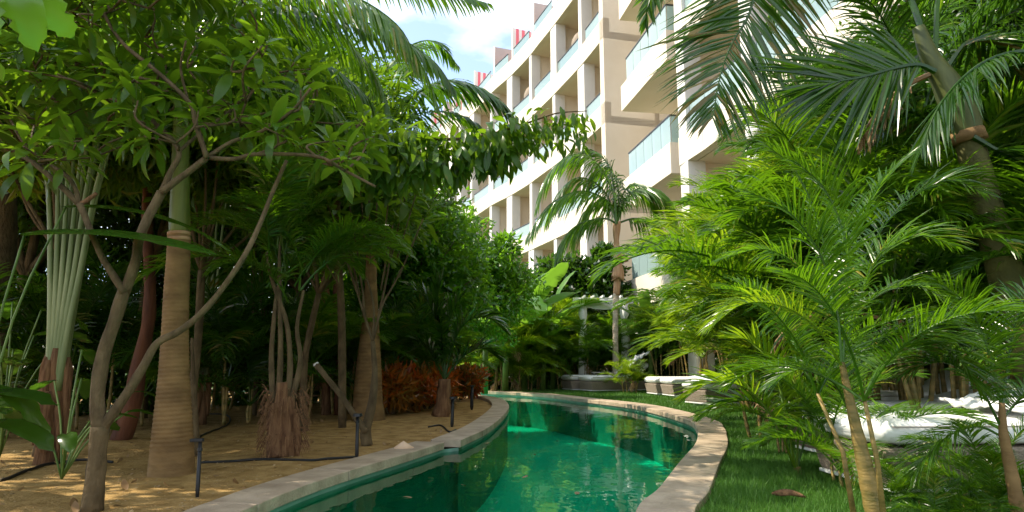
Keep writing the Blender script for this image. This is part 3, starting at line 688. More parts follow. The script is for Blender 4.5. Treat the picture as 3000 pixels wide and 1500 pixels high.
def palm(x, y, label, h, rb, rt, key='palm', nf=12, s=1., lean=(0, 0), bark='bark_palm', shaft=.6, seed=0, group=None, z=0, name='palm_tree'):
    rr = random.Random(seed+77); root = thing(name, label, 'palm', (x, y, z), group)
    P = [(lean[0]*t**1.4, lean[1]*t**1.4, h*t) for t in (0, .25, .5, .75, 1)]
    ringed_trunk([Vector(p) for p in P], [rb*1.5, rb*1.05, (rb+rt)/2, rt*1.05, rt], .06, .03, 14).obj('trunk', M[bark], root, smooth=True)
    T = (Vector(P[-1])-Vector(P[-2])).normalized(); top = Vector(P[-1])
    MB().tube([top-T*.02, top+T*shaft*.3, top+T*shaft*.8, top+T*shaft], [rt*1.05, rt*1.25, rt*.95, rt*.5], 14).obj('crownshaft', M['crownshaft'], root, smooth=True)
    top = top+T*shaft*.92
    for k in range(nf):
        put('frond', FR[key][(k*3+rr.randrange(2)) % len(FR[key])], root, top, k*2.4+rr.uniform(-.3, .3), rr.uniform(-.2, .15), s*rr.uniform(.85, 1.1))
    return root
# --- single broad leaves
def broad_leaf(L_=.26, W_=.085, curl=.5, seed=0, rag=0., segs=6, fold=.12, wob=.02):
    rr = random.Random(seed); V = []; F = []; p = Vector((0, 0, 0)); e = 0.
    mb = MB()
    for k in range(segs+1):
        t = k/segs; w_ = W_*.5*(math.sin(math.pi*min(1, t*.93+.03))**.75)*(1.15-.3*abs(t-.55))
        if k in (0,): w_ = W_*.03
        if k == segs: w_ = .001
        rg = 1-rag*rr.random()*(k % 2)
        V += [(p.x, -w_*rg, p.z+w_*fold*2+rr.uniform(-wob, wob)*W_), (p.x, 0, p.z), (p.x, w_*(1-rag*rr.random()*(k % 2)), p.z+w_*fold*2+rr.uniform(-wob, wob)*W_)]
        e -= curl/segs; p = p+Vector((math.cos(e), 0, math.sin(e)))*(L_/segs)
    for k in range(segs):
        for j in (0, 1): F.append((k*3+j, (k+1)*3+j, (k+1)*3+j+1, k*3+j+1))
    return mb.add(V, F)
LEAF = [broad_leaf(.20, .046, c, i).mesh('leaf', M['leaf'], True) for i, c in enumerate((.35, .7, 1.0, 1.4, .5))]
LEAFV = []
for me in LEAF:
    v = np.empty(len(me.vertices)*3, np.float32); me.vertices.foreach_get('co', v)
    LEAFV.append((v.reshape(-1, 3), np.array([tuple(p.vertices) for p in me.polygons])))
def frame(D, up=Vector((0, 0, 1)), roll=0.):
    D = D.normalized(); S = up.cross(D)
    if S.length < 1e-3: S = Vector((0, 1, 0))
    S.normalize(); N = D.cross(S); m_ = Matrix((D, S, N)).transposed().to_4x4(); return m_ @ Matrix.Rotation(roll, 4, 'X')
def whorl(tip, D, n, s, rr, out, spread=(35, 105)):
    """rosette of long leaves round a branch tip; appends (matrix, mesh index)"""
    D = D.normalized(); Mx = frame(D); 
    for k in range(n):
        a = k*2.4+rr.uniform(-.3, .3); th = R(spread[0]+(spread[1]-spread[0])*(k/n)+rr.uniform(-12, 12))
        d = Mx @ Vector((math.cos(th), math.sin(th)*math.cos(a), math.sin(th)*math.sin(a)))
        b = tip-D*(.10*s*k/n); Lm = Matrix.Translation(b+d*.03*s) @ frame(d, roll=rr.uniform(-.5, .5)) @ Matrix.Scale(s*rr.uniform(.7, 1.15), 4)
        out.append((Lm, rr.randrange(5)))
def place_leaves(L_, root, cap, mat='leaf'):
    """largest (nearest) leaves as single parts, the rest joined"""
    c0 = Vector(root.location); c = Vector((0, 0, CH))
    def key(it):
        p = it[0].translation+c0; u = p.x/max(.3, p.y); vv = (p.z-CH)/max(.3, p.y)
        vis = abs(u) < .8 and -.1 < vv < .62 and p.y > .5
        return ((0 if vis else 1), p.length)
    L_.sort(key=key)
    for Mx, k in L_[:cap]: link('leaf', LEAF[k], root, M=Mx)
    if len(L_) > cap:
        mb = MB()
        for Mx, k in L_[cap:]:
            A = np.array(Mx); V, F = LEAFV[k]; mb.add(V@A[:3, :3].T+A[:3, 3], F)
        mb.obj('foliage', M[mat], root, smooth=True, kind='stuff')
# --- leaf masses
LT = (np.array([(0, 0, 0), (.38, -.5, .10), (.42, 0, 0), (.38, .5, .10), (.75, -.36, .0), (.78, 0, -.09), (.75, .36, .0), (1, 0, -.22)], np.float32),
      [np.array([(1, 4, 5, 2), (2, 5, 6, 3)]), np.array([(0, 1, 2), (0, 2, 3), (4, 7, 5), (5, 7, 6)])])
LS = (np.array([(0, 0, 0), (.45, -.5, .08), (.5, 0, -.03), (.45, .5, .08), (1, 0, -.15)], np.float32), [np.array([(0, 1, 2), (0, 2, 3), (1, 4, 2), (2, 4, 3)])])
def leaf_cloud(mb, C, Rr, N, L_, W_, g, down=.35, tmpl=LS, shell=.55, outw=.7):
    """N leaves through a lumpy ellipsoid"""
    C = np.array(C, float); Rr = np.array(Rr, float)
    d = n_(g.normal(size=(N, 3))); r_ = (shell+(1-shell)*g.random(N)**.6); r_ = np.where(g.random(N) < .25, g.random(N), r_)
    lump = 1+.22*np.sin(d[:, 0]*5+C[0]*3)*np.sin(d[:, 1]*4+C[1])+.18*np.sin(d[:, 2]*7+d[:, 0]*6+C[2]*5)+g.normal(0, .07, N)
    P = C+d*Rr*(r_*lump)[:, None]
    D = n_(d*outw+n_(g.normal(size=(N, 3)))*.9+np.array([0, 0, -down])); S = n_(np.cross(D, n_(g.normal(size=(N, 3))*.5+np.array([0, 0, 1.])))); Nn = np.cross(S, D)*-1
    l = L_*g.uniform(.6, 1.25, N); w_ = W_*g.uniform(.7, 1.2, N)
    T, F = tmpl; V = P[:, None]+D[:, None]*(T[None, :, 0:1]*l[:, None, None])+S[:, None]*(T[None, :, 1:2]*w_[:, None, None])+Nn[:, None]*(T[None, :, 2:3]*l[:, None, None])
    off = (np.arange(N)*len(T))[:, None, None]; mb.add(V.reshape(-1, 3), [(f[None]+off).reshape(-1, f.shape[1]) for f in F])
def leafy_tree(x, y, label, clumps, trunk_r=.07, L_=.16, W_=.06, mat='leaf_mass', bark='bark_grey', seed=0, forks=None, name='leafy_tree', cat='tree', dens=1., group=None, down=.35, fork_z=None):
    """clumps: list of (x, y, z, rx, ry, rz, N) in metres relative to the base"""
    g = np.random.default_rng(seed+3); rr = random.Random(seed); root = thing(name, label, cat, (x, y, 0), group)
    zc = min(c[2] for c in clumps); fz = fork_z if fork_z is not None else max(.2, zc*.6)
    P = [Vector((0, 0, -.05)), Vector((rr.uniform(-.05, .05), rr.uniform(-.05, .05), fz*.5)), Vector((rr.uniform(-.1, .1), rr.uniform(-.1, .1), fz))]
    MB().tube(cr(P, 5), list(np.linspace(trunk_r*1.3, trunk_r, 11)), 10, wob=.06).obj('trunk', M[bark], root, smooth=True)
    mb = MB(); lm = MB()
    for (cx, cy, cz, rx, ry, rz, N) in clumps:
        c = Vector((cx, cy, cz)); mid = P[-1].lerp(c, .5)+Vector((rr.uniform(-.15, .15), rr.uniform(-.15, .15), -.1))
        Q = cr([P[-1], mid, c], 5); lm.tube(Q, list(np.linspace(trunk_r*.6, trunk_r*.15, len(Q))), 6)
        for j in range(5):
            e = c+Vector((rr.uniform(-rx, rx), rr.uniform(-ry, ry), rr.uniform(-.3, .8)*rz))*.8; Q2 = cr([mid.lerp(c, .6), mid.lerp(e, .7)+Vector((0, 0, .05)), e], 4)
            lm.tube(Q2, list(np.linspace(trunk_r*.25, .006, len(Q2))), 5)
        leaf_cloud(mb, (cx, cy, cz), (rx, ry, rz), int(N*dens), L_, W_, g, down=down)
    lm.obj('limbs', M[bark], root, smooth=True); o = mb.obj('crown', M[mat], root, kind='stuff')
    return root
def PT(u, v, Y): return aty(u, v, Y)
def tree_px(u, Y, label, cl, **kw):
    """leaf clumps given as photo column, row, depth, radius (m), count"""
    x = gx(u, Y); C = []
    for (cu, cv, cY, r_, N) in cl:
        p = aty(cu, cv, cY); rx, ry, rz = (r_ if hasattr(r_, '__len__') else (r_, r_*.9, r_*.75)); C.append((p.x-x, p.y-Y, p.z, rx, ry, rz, N))
    return leafy_tree(x, Y, label, C, **kw)
#PART3
# ------------------------------------------------------------------ left bed: trees and palms
def rel(P, root): return [p-Vector(root.location) for p in P]
def branch(root, P, r, sides=8, mat='bark_grey', name='branch'):
    Q = cr(rel(P, root), 5); n = len(Q); rad = list(np.interp(np.linspace(0, 1, n), np.linspace(0, 1, len(r)), r))
    return MB().tube(Q, rad, sides, wob=.05).obj(name, M[mat], root, smooth=True)
# nearest frangipani
Y0 = atz(268, 1492, 0).y; X0 = atz(268, 1492, 0).x
frA = thing('frangipani_tree', 'nearest grey forked frangipani tree at the bottom left of the sand', 'tree', (X0, Y0, 0))
k_ = Y0
branch(frA, px([(268, 1500), (280, 1400), (285, 1332), (294, 1250)], k_), [.056, .047, .044, .046], 12, name='trunk')
branch(frA, px([(294, 1262), (285, 1158), (303, 1041), (335, 942), (364, 850)], k_), [.040, .036, .034, .032], 10)
branch(frA, px([(294, 1262), (361, 1169), (419, 1076), (460, 1006), (524, 971), (582, 925), (640, 860), (716, 750), (760, 660, k_+.1), (800, 560, k_+.2), (840, 470, k_+.2)], k_), [.029, .023, .019, .016, .014, .011], 10)
branch(frA, px([(364, 858), (326, 797), (297, 750), (256, 652), (233, 598)], k_-.02), [.022, .018, .017, .018], 8)
branch(frA, px([(364, 858), (396, 773), (408, 699), (448, 610), (474, 562)], k_), [.030, .026, .026, .026], 8)
branch(frA, px([(233, 600), (175, 542), (105, 483), (41, 443), (-40, 400, k_-.2), (-120, 330, k_-.3)], k_), [.018, .014, .013, .010], 8)
branch(frA, px([(233, 600), (221, 553), (192, 512), (140, 478, k_+.15), (70, 420, k_+.3), (20, 330, k_+.4)], k_), [.014, .011, .010, .008], 8)
branch(frA, px([(233, 600), (262, 582), (283, 566)], k_), [.014, .013, .011], 7, mat='fibre')
branch(frA, px([(474, 562), (501, 501), (524, 443), (470, 375, k_+.1), (408, 326, k_+.15), (291, 274, k_+.3), (210, 240, k_+.4)], k_), [.019, .014, .012, .009], 8)
branch(frA, px([(474, 562), (530, 520), (606, 462)], k_-.02), [.022, .019, .018], 8)
branch(frA, px([(606, 462), (572, 360), (556, 303), (466, 215), (361, 128), (309, 47), (280, -40)], k_-.05), [.016, .013, .012, .010, .008], 8)
branch(frA, px([(606, 462), (687, 466), (750, 452), (925, 458), (1012, 501), (1100, 547)], k_), [.014, .012, .010, .007], 8)
branch(frA, px([(606, 462), (680, 415), (760, 388), (850, 330, k_-.1), (910, 260, k_-.2)], k_), [.013, .011, .009, .007], 8)
branch(frA, px([(553, 305), (530, 200, k_-.1), (545, 120, k_-.2)], k_), [.009, .007, .006], 7)
branch(frA, px([(524, 443), (600, 380, k_+.3), (690, 310, k_+.4), (740, 240, k_+.5)], k_), [.011, .009, .006], 7)
rr = random.Random(5); LV = []; nodes = [Vector(aty(*q)) for q in [(606, 462, k_), (524, 443, k_), (474, 562, k_), (291, 274, k_+.3), (105, 483, k_), (140, 478, k_+.15), (750, 452, k_), (925, 458, k_), (1012, 501, k_), (850, 330, k_-.1), (466, 215, k_-.05), (361, 128, k_-.05), (740, 240, k_+.5), (800, 560, k_+.2), (20, 330, k_+.4), (690, 310, k_+.4), (309, 47, k_-.05)]]
tips = []
while len(tips) < 340:
    u = rr.uniform(-260, 1120); v = rr.uniform(-420, 520); Y = rr.uniform(3.5, 5.2)
    lim = 430+60*math.sin(u/130.)
    if u > 650: lim = min(lim, 560-(u-650)*.15)
    if v > lim or (u > 980 and v < 330): continue
    if v < 120 and u > 700: continue
    tips.append(aty(u, v, Y))
tw = MB(); tips.sort(key=lambda t_: min((t_-q).length for q in nodes))
for tpt in tips:
    nd = min(nodes, key=lambda q: (q-tpt).length+max(0, q.z-tpt.z)*2); d0 = tpt-nd
    mid = nd+d0*.5+Vector((rr.uniform(-.1, .1), rr.uniform(-.1, .1), -.05*d0.length)); Q = cr(rel([nd, mid, tpt], frA), 5)
    tw.tube(Q, list(np.linspace(.008, .005, len(Q))), 6); nodes += [mid, nd.lerp(mid, .5)]; D = (tpt-mid).normalized()+Vector((0, 0, .6))
    whorl(tpt-Vector(frA.location), D, rr.randint(9, 15), rr.uniform(.72, 1.12), rr, LV)
tw.obj('twigs', M['bark_grey'], frA, smooth=True, kind='stuff')
place_leaves(LV, frA, 290)
# big ringed palm
b = atz(505, 1385, 0); pb = thing('palm_tree', 'thick ringed palm trunk with swollen foot and green crownshaft on the sand', 'palm', (b.x, b.y, 0))
yb = b.y
P = rel([aty(502, 1392, yb), aty(506, 1250, yb), aty(511, 1050, yb), aty(516, 880, yb), aty(522, 770, yb), aty(525, 684, yb)], pb)
sc_ = yb/FPX
ringed_trunk(P, [62*sc_, 52*sc_, 41*sc_, 36*sc_, 34*sc_, 31*sc_], .030, .028, 26).obj('trunk', M['bark_palm'], pb, smooth=True)
for v_ in (690, 706, 724): 
    q = rel([aty(525, v_, yb), aty(525, v_-9, yb)], pb); MB().tube(q, [33*sc_, 32.4*sc_], 24).obj('leaf_scar_ring', M['sheath_tan'], pb, smooth=True)
P = rel([aty(525, 690, yb), aty(527, 600, yb), aty(529, 470, yb), aty(531, 330, yb), aty(531, 240, yb)], pb)
MB().tube(cr(P, 5), list(np.interp(np.linspace(0, 1, 21), [0, .1, .5, .8, 1], [28*sc_, 30*sc_, 25*sc_, 20*sc_, 10*sc_])), 20).obj('crownshaft', M['crownshaft'], pb, smooth=True)
def own_frond(root, P, Y, name='frond', mat='frond', **kw):
    Q = cr(rel(px(P, Y), root), 5); return frond_mb(Q, **kw).obj(name, M[mat], root)
own_frond(pb, [(531, 240), (610, 90, yb), (740, 20, yb-.1), (930, 30, yb-.2), (1110, 80, yb-.3), (1260, 170, yb-.35), (1330, 260, yb-.35)], yb, n=90, ll=.42, lw=.022, start=.16, droop=1.3, hang=.5, vang=0, seed=3, a0=65, a1=20)
own_frond(pb, [(531, 240), (640, 150, yb+.1), (800, 130, yb+.3), (960, 190, yb+.4), (1080, 290, yb+.5), (1140, 400, yb+.5)], yb, n=84, ll=.42, lw=.022, start=.16, droop=1.3, hang=.5, vang=0, seed=4, a0=65, a1=20)
own_frond(pb, [(531, 240), (600, 0, yb+.2), (800, -120, yb+.4), (1050, -110, yb+.5), (1290, -30, yb+.6), (1430, 10, yb+.6)], yb, n=90, ll=.46, lw=.024, start=.16, droop=1.2, hang=.5, vang=0, seed=5, a0=65, a1=25)
own_frond(pb, [(531, 240), (500, 60, yb+.2), (380, -60, yb+.4), (200, -60, yb+.6), (40, 60, yb+.8)], yb, n=70, ll=.4, lw=.024, start=.16, droop=1.2, hang=.5, vang=0, seed=6)
own_frond(pb, [(531, 240), (560, 60, yb+.6), (680, -60, yb+1.0), (860, -60, yb+1.5), (1000, 40, yb+1.9)], yb, n=70, ll=.4, lw=.024, start=.16, droop=1.2, hang=.5, vang=0, seed=7)
own_frond(pb, [(531, 240), (520, 40, yb+.3), (560, -200, yb+.5), (700, -330, yb+.4), (900, -300, yb)], yb, n=70, ll=.4, lw=.024, start=.16, droop=1.2, hang=.5, vang=0, seed=8)
for k, pts in enumerate(([(531, 240), (650, 80, yb+.4), (800, 30, yb+.8), (980, 90, yb+1.1), (1100, 220, yb+1.3), (1150, 350, yb+1.3)], [(531, 240), (700, 200, yb+.5), (860, 230, yb+.9), (980, 320, yb+1.2), (1040, 440, yb+1.3)],
        [(531, 240), (640, 60, yb-.2), (820, -40, yb-.4), (1010, -20, yb-.5), (1160, 70, yb-.6), (1230, 190, yb-.6)], [(531, 240), (620, 30, yb+.3), (760, -60, yb+.9), (960, -30, yb+1.5), (1130, 60, yb+1.9), (1240, 200, yb+2.1), (1290, 330, yb+2.1)])):
    own_frond(pb, pts, yb, n=84, ll=.5, lw=.020, start=.2, droop=1.5, hang=.6, vang=0, seed=140+k, a0=65, a1=20)
for k in range(5): put('frond', FR['palm'][k % 5], pb, P[-1], 1.2+k*.8, 0, .95)
# palm behind, with the dark frond across the facade
b = atz(1080, 1228, 0); pc = thing('palm_tree', 'tall palm behind the forked sapling, its dark frond crossing the white facade', 'palm', (b.x, b.y, 0)); yc = b.y; s_ = yc/FPX
P = rel([aty(1082, 1235, yc), aty(1078, 1150, yc), aty(1085, 950, yc), aty(1088, 750, yc), aty(1093, 700, yc)], pc)
ringed_trunk(P, [46*s_, 38*s_, 26*s_, 17*s_, 15*s_], .05, .025, 18).obj('trunk', M['bark_palm'], pc, smooth=True)
P = rel([aty(1092, 702, yc), aty(1094, 600, yc), aty(1098, 480, yc), aty(1102, 390, yc)], pc)
MB().tube(cr(P, 5), [15*s_]*2+[16*s_]*6+[14*s_]*4+[9*s_]*4, 14).obj('crownshaft', M['crownshaft'], pc, smooth=True)
own_frond(pc, [(1102, 400), (1140, 350), (1190, 300), (1260, 252), (1340, 238), (1420, 265), (1480, 310), (1515, 360)], yc-.6, mat='frond_dark', n=64, ll=.62, lw=.040, start=.16, droop=1.0, hang=.45, vang=.15, seed=21, a0=70, a1=20, r0=.028)
own_frond(pc, [(1102, 400), (1060, 300), (1000, 250), (920, 270), (860, 330)], yc+.3, mat='frond_dark', n=64, ll=.6, lw=.040, start=.16, droop=1.2, hang=.45, vang=.1, seed=22, r0=.026)
own_frond(pc, [(1102, 400), (1120, 260, yc), (1180, 150, yc+.5), (1270, 120, yc+.8), (1340, 190, yc+1)], yc, mat='frond', n=64, ll=.6, lw=.038, start=.16, droop=1.2, hang=.5, vang=.1, seed=23, r0=.026)
for k in range(8): put('frond', FR['palm'][k % 5], pc, P[-1], k*.8+.4, .1, .95)
# forked sapling with a cut limb
b = atz(1073, 1302, 0); sD = thing('frangipani_sapling', 'slim grey sapling with a pruned white-tipped limb leaning over the light', 'tree', (b.x, b.y, 0)); yd = b.y
branch(sD, px([(1075, 1305), (1072, 1262), (1090, 1180), (1098, 1100), (1092, 1000)], yd), [.055, .05, .042, .03, .022], 10, name='trunk')
branch(sD, px([(1072, 1265), (1040, 1220), (1000, 1160), (960, 1110), (926, 1068)], yd-.1), [.035, .028, .027, .026, .028], 10)
MB().tube(rel(px([(927, 1069), (924, 1065)], yd-.1), sD), [.029, .026], 10).obj('cut_end', M['white'], sD)
for pts in ([(1092, 1000), (1070, 930), (1062, 850), (1050, 790), (1022, 740), (1000, 640)], [(1092, 1000), (1095, 900), (1075, 820), (1068, 828)], [(1092, 1000), (1110, 920), (1130, 830), (1142, 755), (1150, 660)], [(1092, 1000), (1118, 900), (1150, 840), (1187, 765), (1240, 640)], [(1092, 1000), (1060, 900), (1030, 800), (1000, 720)]):
    branch(sD, px(pts, yd), [.014, .011, .009, .006], 7)
rr = random.Random(9); LV = []
for q in [(1000, 640), (1150, 660), (1240, 640), (1000, 720), (1022, 740), (1140, 700), (1190, 560), (1080, 560), (960, 600), (1050, 480), (1150, 480), (1230, 530), (900, 680), (1110, 400), (1010, 520)]:
    p = aty(q[0], q[1], yd+rr.uniform(-.5, .5)); whorl(p-Vector(sD.location), Vector((rr.uniform(-.4, .4), rr.uniform(-.4, .4), 1)), 14, rr.uniform(1.2, 1.6), rr, LV)
    branch(sD, [aty(1092, 1000, yd).lerp(p, .5), p], [.008, .005], 6, name='twig')
place_leaves(LV, sD, 290)
# traveller's palms: fans of long petioles
def traveller(u, vb, vt, label, hw, n, Yoff=0, seed=0, blades_=True, fib=.33, top=600):
    b = atz(u, vb, 0); b.y += Yoff; rr = random.Random(seed); s_ = b.y/FPX; root = thing('traveller_palm', label, 'palm', (gx(u, b.y), b.y, 0)); Y = b.y
    hb = aty(u, vt, Y).z
    MB().tube([(0, 0, -.05), (.01, 0, hb*.35), (-.01, 0, hb*.8), (0, 0, hb)], [hw*.52*s_, hw*.42*s_, hw*.36*s_, hw*.30*s_], 14, wob=.10).obj('fibrous_base', M['fibre'], root, smooth=True)
    for k in range(9):                    # hanging husk strips
        a = rr.uniform(0, 6.28); r_ = hw*.46*s_; z1 = hb*rr.uniform(.5, 1); w_ = .05*rr.uniform(.6, 1.3)
        P = [Vector((math.cos(a)*r_*.8, math.sin(a)*r_*.8, z1)), Vector((math.cos(a+.2)*r_*1.05, math.sin(a+.2)*r_*1.05, z1*.6)), Vector((math.cos(a+.3)*r_*1.3, math.sin(a+.3)*r_*1.3, z1*.15))]
        MB().tube(cr(P, 3), [w_*.5, w_, w_*.9, w_*.8, w_*.7, w_*.5, w_*.2], 5).obj('husk', M['fibre'], root, smooth=True)
    for k in range(n):
        t = (k+.5)/n*2-1; l0 = (aty(u, top, Y).z-hb)*rr.uniform(.95, 1.15); sp_ = hw*s_*.8
        yo_ = .05*(k % 2)-.02; P = [Vector((t*sp_*.30, yo_, hb*.62)), Vector((t*sp_*.55, yo_, hb+.1*l0)), Vector((t*sp_*.95, yo_, hb+.5*l0)), Vector((t*sp_*1.45, yo_*2, hb+l0)), Vector((t*sp_*2.3, yo_*3, hb+l0*1.5))]
        w_ = 9.5*s_*hw/62
        MB().tube(cr(P, 5), list(np.linspace(w_*1.15, w_*.5, 21)), 8).obj('petiole', M['petiole'], root, smooth=True)
        tip = P[-1]; d = (P[-1]-P[-2]).normalized()
        me = PAD[k % len(PAD)]; link('leaf_blade', me, root, M=Matrix.Translation(tip) @ frame(d, up=Vector((0, 1, 0)), roll=rr.uniform(-.6, .6)) @ Matrix.Scale(Y/5.*.8, 4))
    return root
def paddle_mb(L_=1.1, W_=.34, curl=.9, seed=0, segs=16, rag=.25):
    rr = random.Random(seed); p = Vector((0, 0, 0)); e = 0; V = []; F = []
    for k in range(segs+1):
        t = k/segs; w_ = W_*.5*math.sin(math.pi*min(1, .06+t*.90))**.6*(1 if k < segs else .05)
        for j, sg in enumerate((-1, -.5, 0, .5, 1)):
            r1 = 1-(rag*rr.random() if abs(sg) == 1 and k % 2 else 0)
            V.append((p.x-abs(sg)*w_*.15+(rr.uniform(-.02, .02) if abs(sg) == 1 else 0), sg*w_*r1, p.z+abs(sg)*w_*.45-(w_*.35*(abs(sg) == 1))))
        e -= curl/segs; p = p+Vector((math.cos(e), 0, math.sin(e)))*(L_/segs)
    F = [(k*5+j, (k+1)*5+j, (k+1)*5+j+1, k*5+j+1) for k in range(segs) for j in range(4)]
    mb = MB().add(V, F); 
    return mb
PAD = [paddle_mb(1.1, .34, c, i).mesh('leaf_blade', M['paddle'], True) for i, c in enumerate((.3, .7, 1.1, 1.5))]
PADK = [paddle_mb(1.1, .26, c, i+3, rag=.05).mesh('leaf', M['leaf_deep'], True) for i, c in enumerate((.3, .7, 1.1))]
PADD = [paddle_mb(.55, .20, c, i+9, rag=.05, segs=10).mesh('leaf', M['leaf_deep'], True) for i, c in enumerate((.5, .9, 1.2))]
traveller(168, 1352, 1020, 'big traveller palm fan over a brown fibrous base at far left', 62, 11, top=600, seed=1)
traveller(600, 1236, 1090, 'slender traveller palm with pale green stalks behind the ringed trunk', 30, 7, top=680, seed=2)
def simple_trunk(pts, Y, r, label, mat, name='tree_trunk', cat='tree', whorls=0, seed=0, ls=1.):
    root = thing(name, label, cat, tuple(px(pts[:1], Y)[0])); root.location.z = 0
    branch(root, px(pts, Y), r, 10, mat, name='trunk')
    if whorls:
        rr = random.Random(seed); LV = []; top = px(pts, Y)[-1]
        for k in range(whorls):
            p = top+Vector((rr.uniform(-.9, .9), rr.uniform(-.7, .7), rr.uniform(-.1, 1.2))); branch(root, [top-Vector((0, 0, .05)), top.lerp(p, .5)+Vector((0, 0, -.08)), p], [.018, .012, .008], 6, mat)
            whorl(p-Vector(root.location), (p-top)+Vector((0, 0, .8)), rr.randint(11, 16), rr.uniform(1.2, 1.7)*ls, rr, LV)
        place_leaves(LV, root, 120)
    return root
y_ = atz(380, 1290, 0).y
simple_trunk([(352, 1296), (385, 1200), (405, 1080), (432, 960), (440, 860), (436, 760), (430, 600), (440, 480)], y_, [.10, .085, .07, .06, .055, .05, .04], 'reddish curved trunk behind the nearest forked tree', 'bark_red', 'red_bark_tree', 'tree', 9, 3)
y_ = atz(570, 1330, 0).y
simple_trunk([(575, 1335), (570, 1200), (566, 1100), (562, 990)], y_+.1, [.035, .028, .02, .012], 'thin dark cut stem hugging the ringed palm trunk', 'bark_grey', 'dead_stem', 'tree stump')
# stumpy fibrous clump palm
b = atz(828, 1336, 0); cl = thing('clump_palm', 'clump palm with shaggy brown fibre foot in the middle of the sand', 'palm', (b.x, b.y, 0)); s_ = b.y/FPX; yy = b.y
for dx, hh, w_ in ((-20, 1180, 27), (18, 1165, 26), (0, 1120, 24), (40, 1200, 15)):
    P = rel([aty(828+dx*.8, 1342, yy+dx*.002), aty(828+dx, (1342+hh)/2, yy), aty(828+dx*.7, hh, yy)], cl); MB().tube(cr(P, 5), list(np.linspace(w_*s_*1.05, w_*s_*.75, 11)), 12, wob=.14).obj('fibrous_base', M['fibre'], cl, smooth=True)
rr = random.Random(4)
hk = MB()
for k in range(420):
    a = rr.uniform(0, 6.28); z1 = rr.uniform(.05, .55); r_ = .15*rr.uniform(.9, 1.2); p = Vector((math.cos(a)*r_, math.sin(a)*r_*.8, z1)); q = p+Vector((math.cos(a)*.05, math.sin(a)*.05, rr.uniform(-.16, .05)))
    hk.tube([p, p.lerp(q, .5)+Vector((0, 0, .01)), q], [.004, .003, .001], 3, cap=False)
hk.obj('husk_fibres', M['fibre'], cl, kind='stuff')
for pts in ([(815, 1170), (822, 1040), (820, 895), (818, 780), (822, 690)], [(845, 1160), (850, 1050), (838, 940), (800, 830), (780, 740)], [(800, 1190), (795, 1050), (803, 930), (812, 840)], [(850, 1190), (880, 1060), (870, 960), (890, 850)]):
    branch(cl, px(pts, yy), [.028, .022, .018, .012], 8, 'bark_grey', 'stem')
for k in range(26):
    p = rel([aty(rr.uniform(770, 900), rr.uniform(680, 900), yy)], cl)[0]; put('frond', FR['areca'][k % 6], cl, p, rr.uniform(0, 6.28), rr.uniform(-.1, .3), rr.uniform(.6, .85))
# other stems in the back of the bed
for i, (u, vb, vt, r_, lb, mt) in enumerate(((745, 1216, 650, .035, 'pair of thin pale stems behind the shaggy clump, left one', 'bark_grey'), (770, 1210, 620, .04, 'thin pale stem right behind the shaggy clump', 'bark_grey'),
        (955, 1212, 560, .075, 'rough dark trunk between the shaggy clump and the tall palm', 'fibre'), (984, 1214, 700, .04, 'thin dark stem close to the rough dark trunk', 'bark_red'),
        (1205, 1190, 640, .035, 'slim forked stem standing over the red shrubs', 'bark_grey'))):
    lb = 'thin pale stem farthest left behind the shaggy clump' if i == 0 else lb
    y_ = atz(u, vb, 0).y; simple_trunk([(u, vb+4), (u+6, (vb*2+vt)/3), (u-4, (vb+vt*2)/3), (u+10, vt)], y_, [r_, r_*.9, r_*.8, r_*.6], lb, mt, 'garden_tree', 'tree', 10, 20+i, 1.2)
# short dark palm on the round bed
b = atz(1293, 1216, 0); sp_ = thing('short_palm', 'short palm with brown trunk and dark upswept fronds on the round bed', 'palm', (b.x, b.y, 0)); yy = b.y
P = rel([aty(1290, 1222, yy), aty(1300, 1170, yy), aty(1302, 1110, yy)], sp_); MB().tube(cr(P, 6), list(np.linspace(.13, .085, 13)), 12, wob=.12).obj('trunk', M['fibre'], sp_, smooth=True)
for k, pts in enumerate(([(1302, 1112), (1290, 1000), (1262, 900), (1220, 850), (1180, 860)], [(1302, 1112), (1330, 1000), (1370, 940), (1430, 930), (1480, 970)], [(1302, 1112), (1310, 980), (1330, 900), (1360, 860)], [(1302, 1112), (1260, 1030), (1200, 990), (1150, 1010)], [(1302, 1112), (1350, 1050), (1410, 1020), (1460, 1050)], [(1302, 1112), (1285, 980), (1280, 880), (1300, 800)])):
    own_frond(sp_, pts, yy, mat='frond_dark', n=46, ll=.5, lw=.045, start=.22, droop=.6, vang=.4, seed=40+k, r0=.02)
# croton bushes
def bush(x, y, label, r_, h, N, mat, name, cat, L_=.13, W_=.045, seed=0, group=None, mat2=None):
    g = np.random.default_rng(seed); rr = random.Random(seed); root = thing(name, label, cat, (x, y, 0), group); mb = MB(); m2 = MB(); st = MB()
    for k in range(9):
        a = rr.uniform(0, 6.28); q = r_*rr.uniform(.1, .75); c = (q*math.cos(a), q*math.sin(a)*.7, h*rr.uniform(.4, .85))
        st.tube([(c[0]*.2, c[1]*.2, 0), (c[0]*.6, c[1]*.6, c[2]*.5), c], [.014, .011, .006], 5)
        leaf_cloud(m2 if (mat2 and k % 2 == 0) else mb, c, (r_*.42, r_*.36, h*.3), N//9, L_, W_, g, down=.0, tmpl=LS)
    st.obj('stems', M['bark_grey'], root); mb.obj('foliage', M[mat], root, kind='stuff')
    if mat2: m2.obj('foliage', M[mat2], root, kind='stuff')
    return root
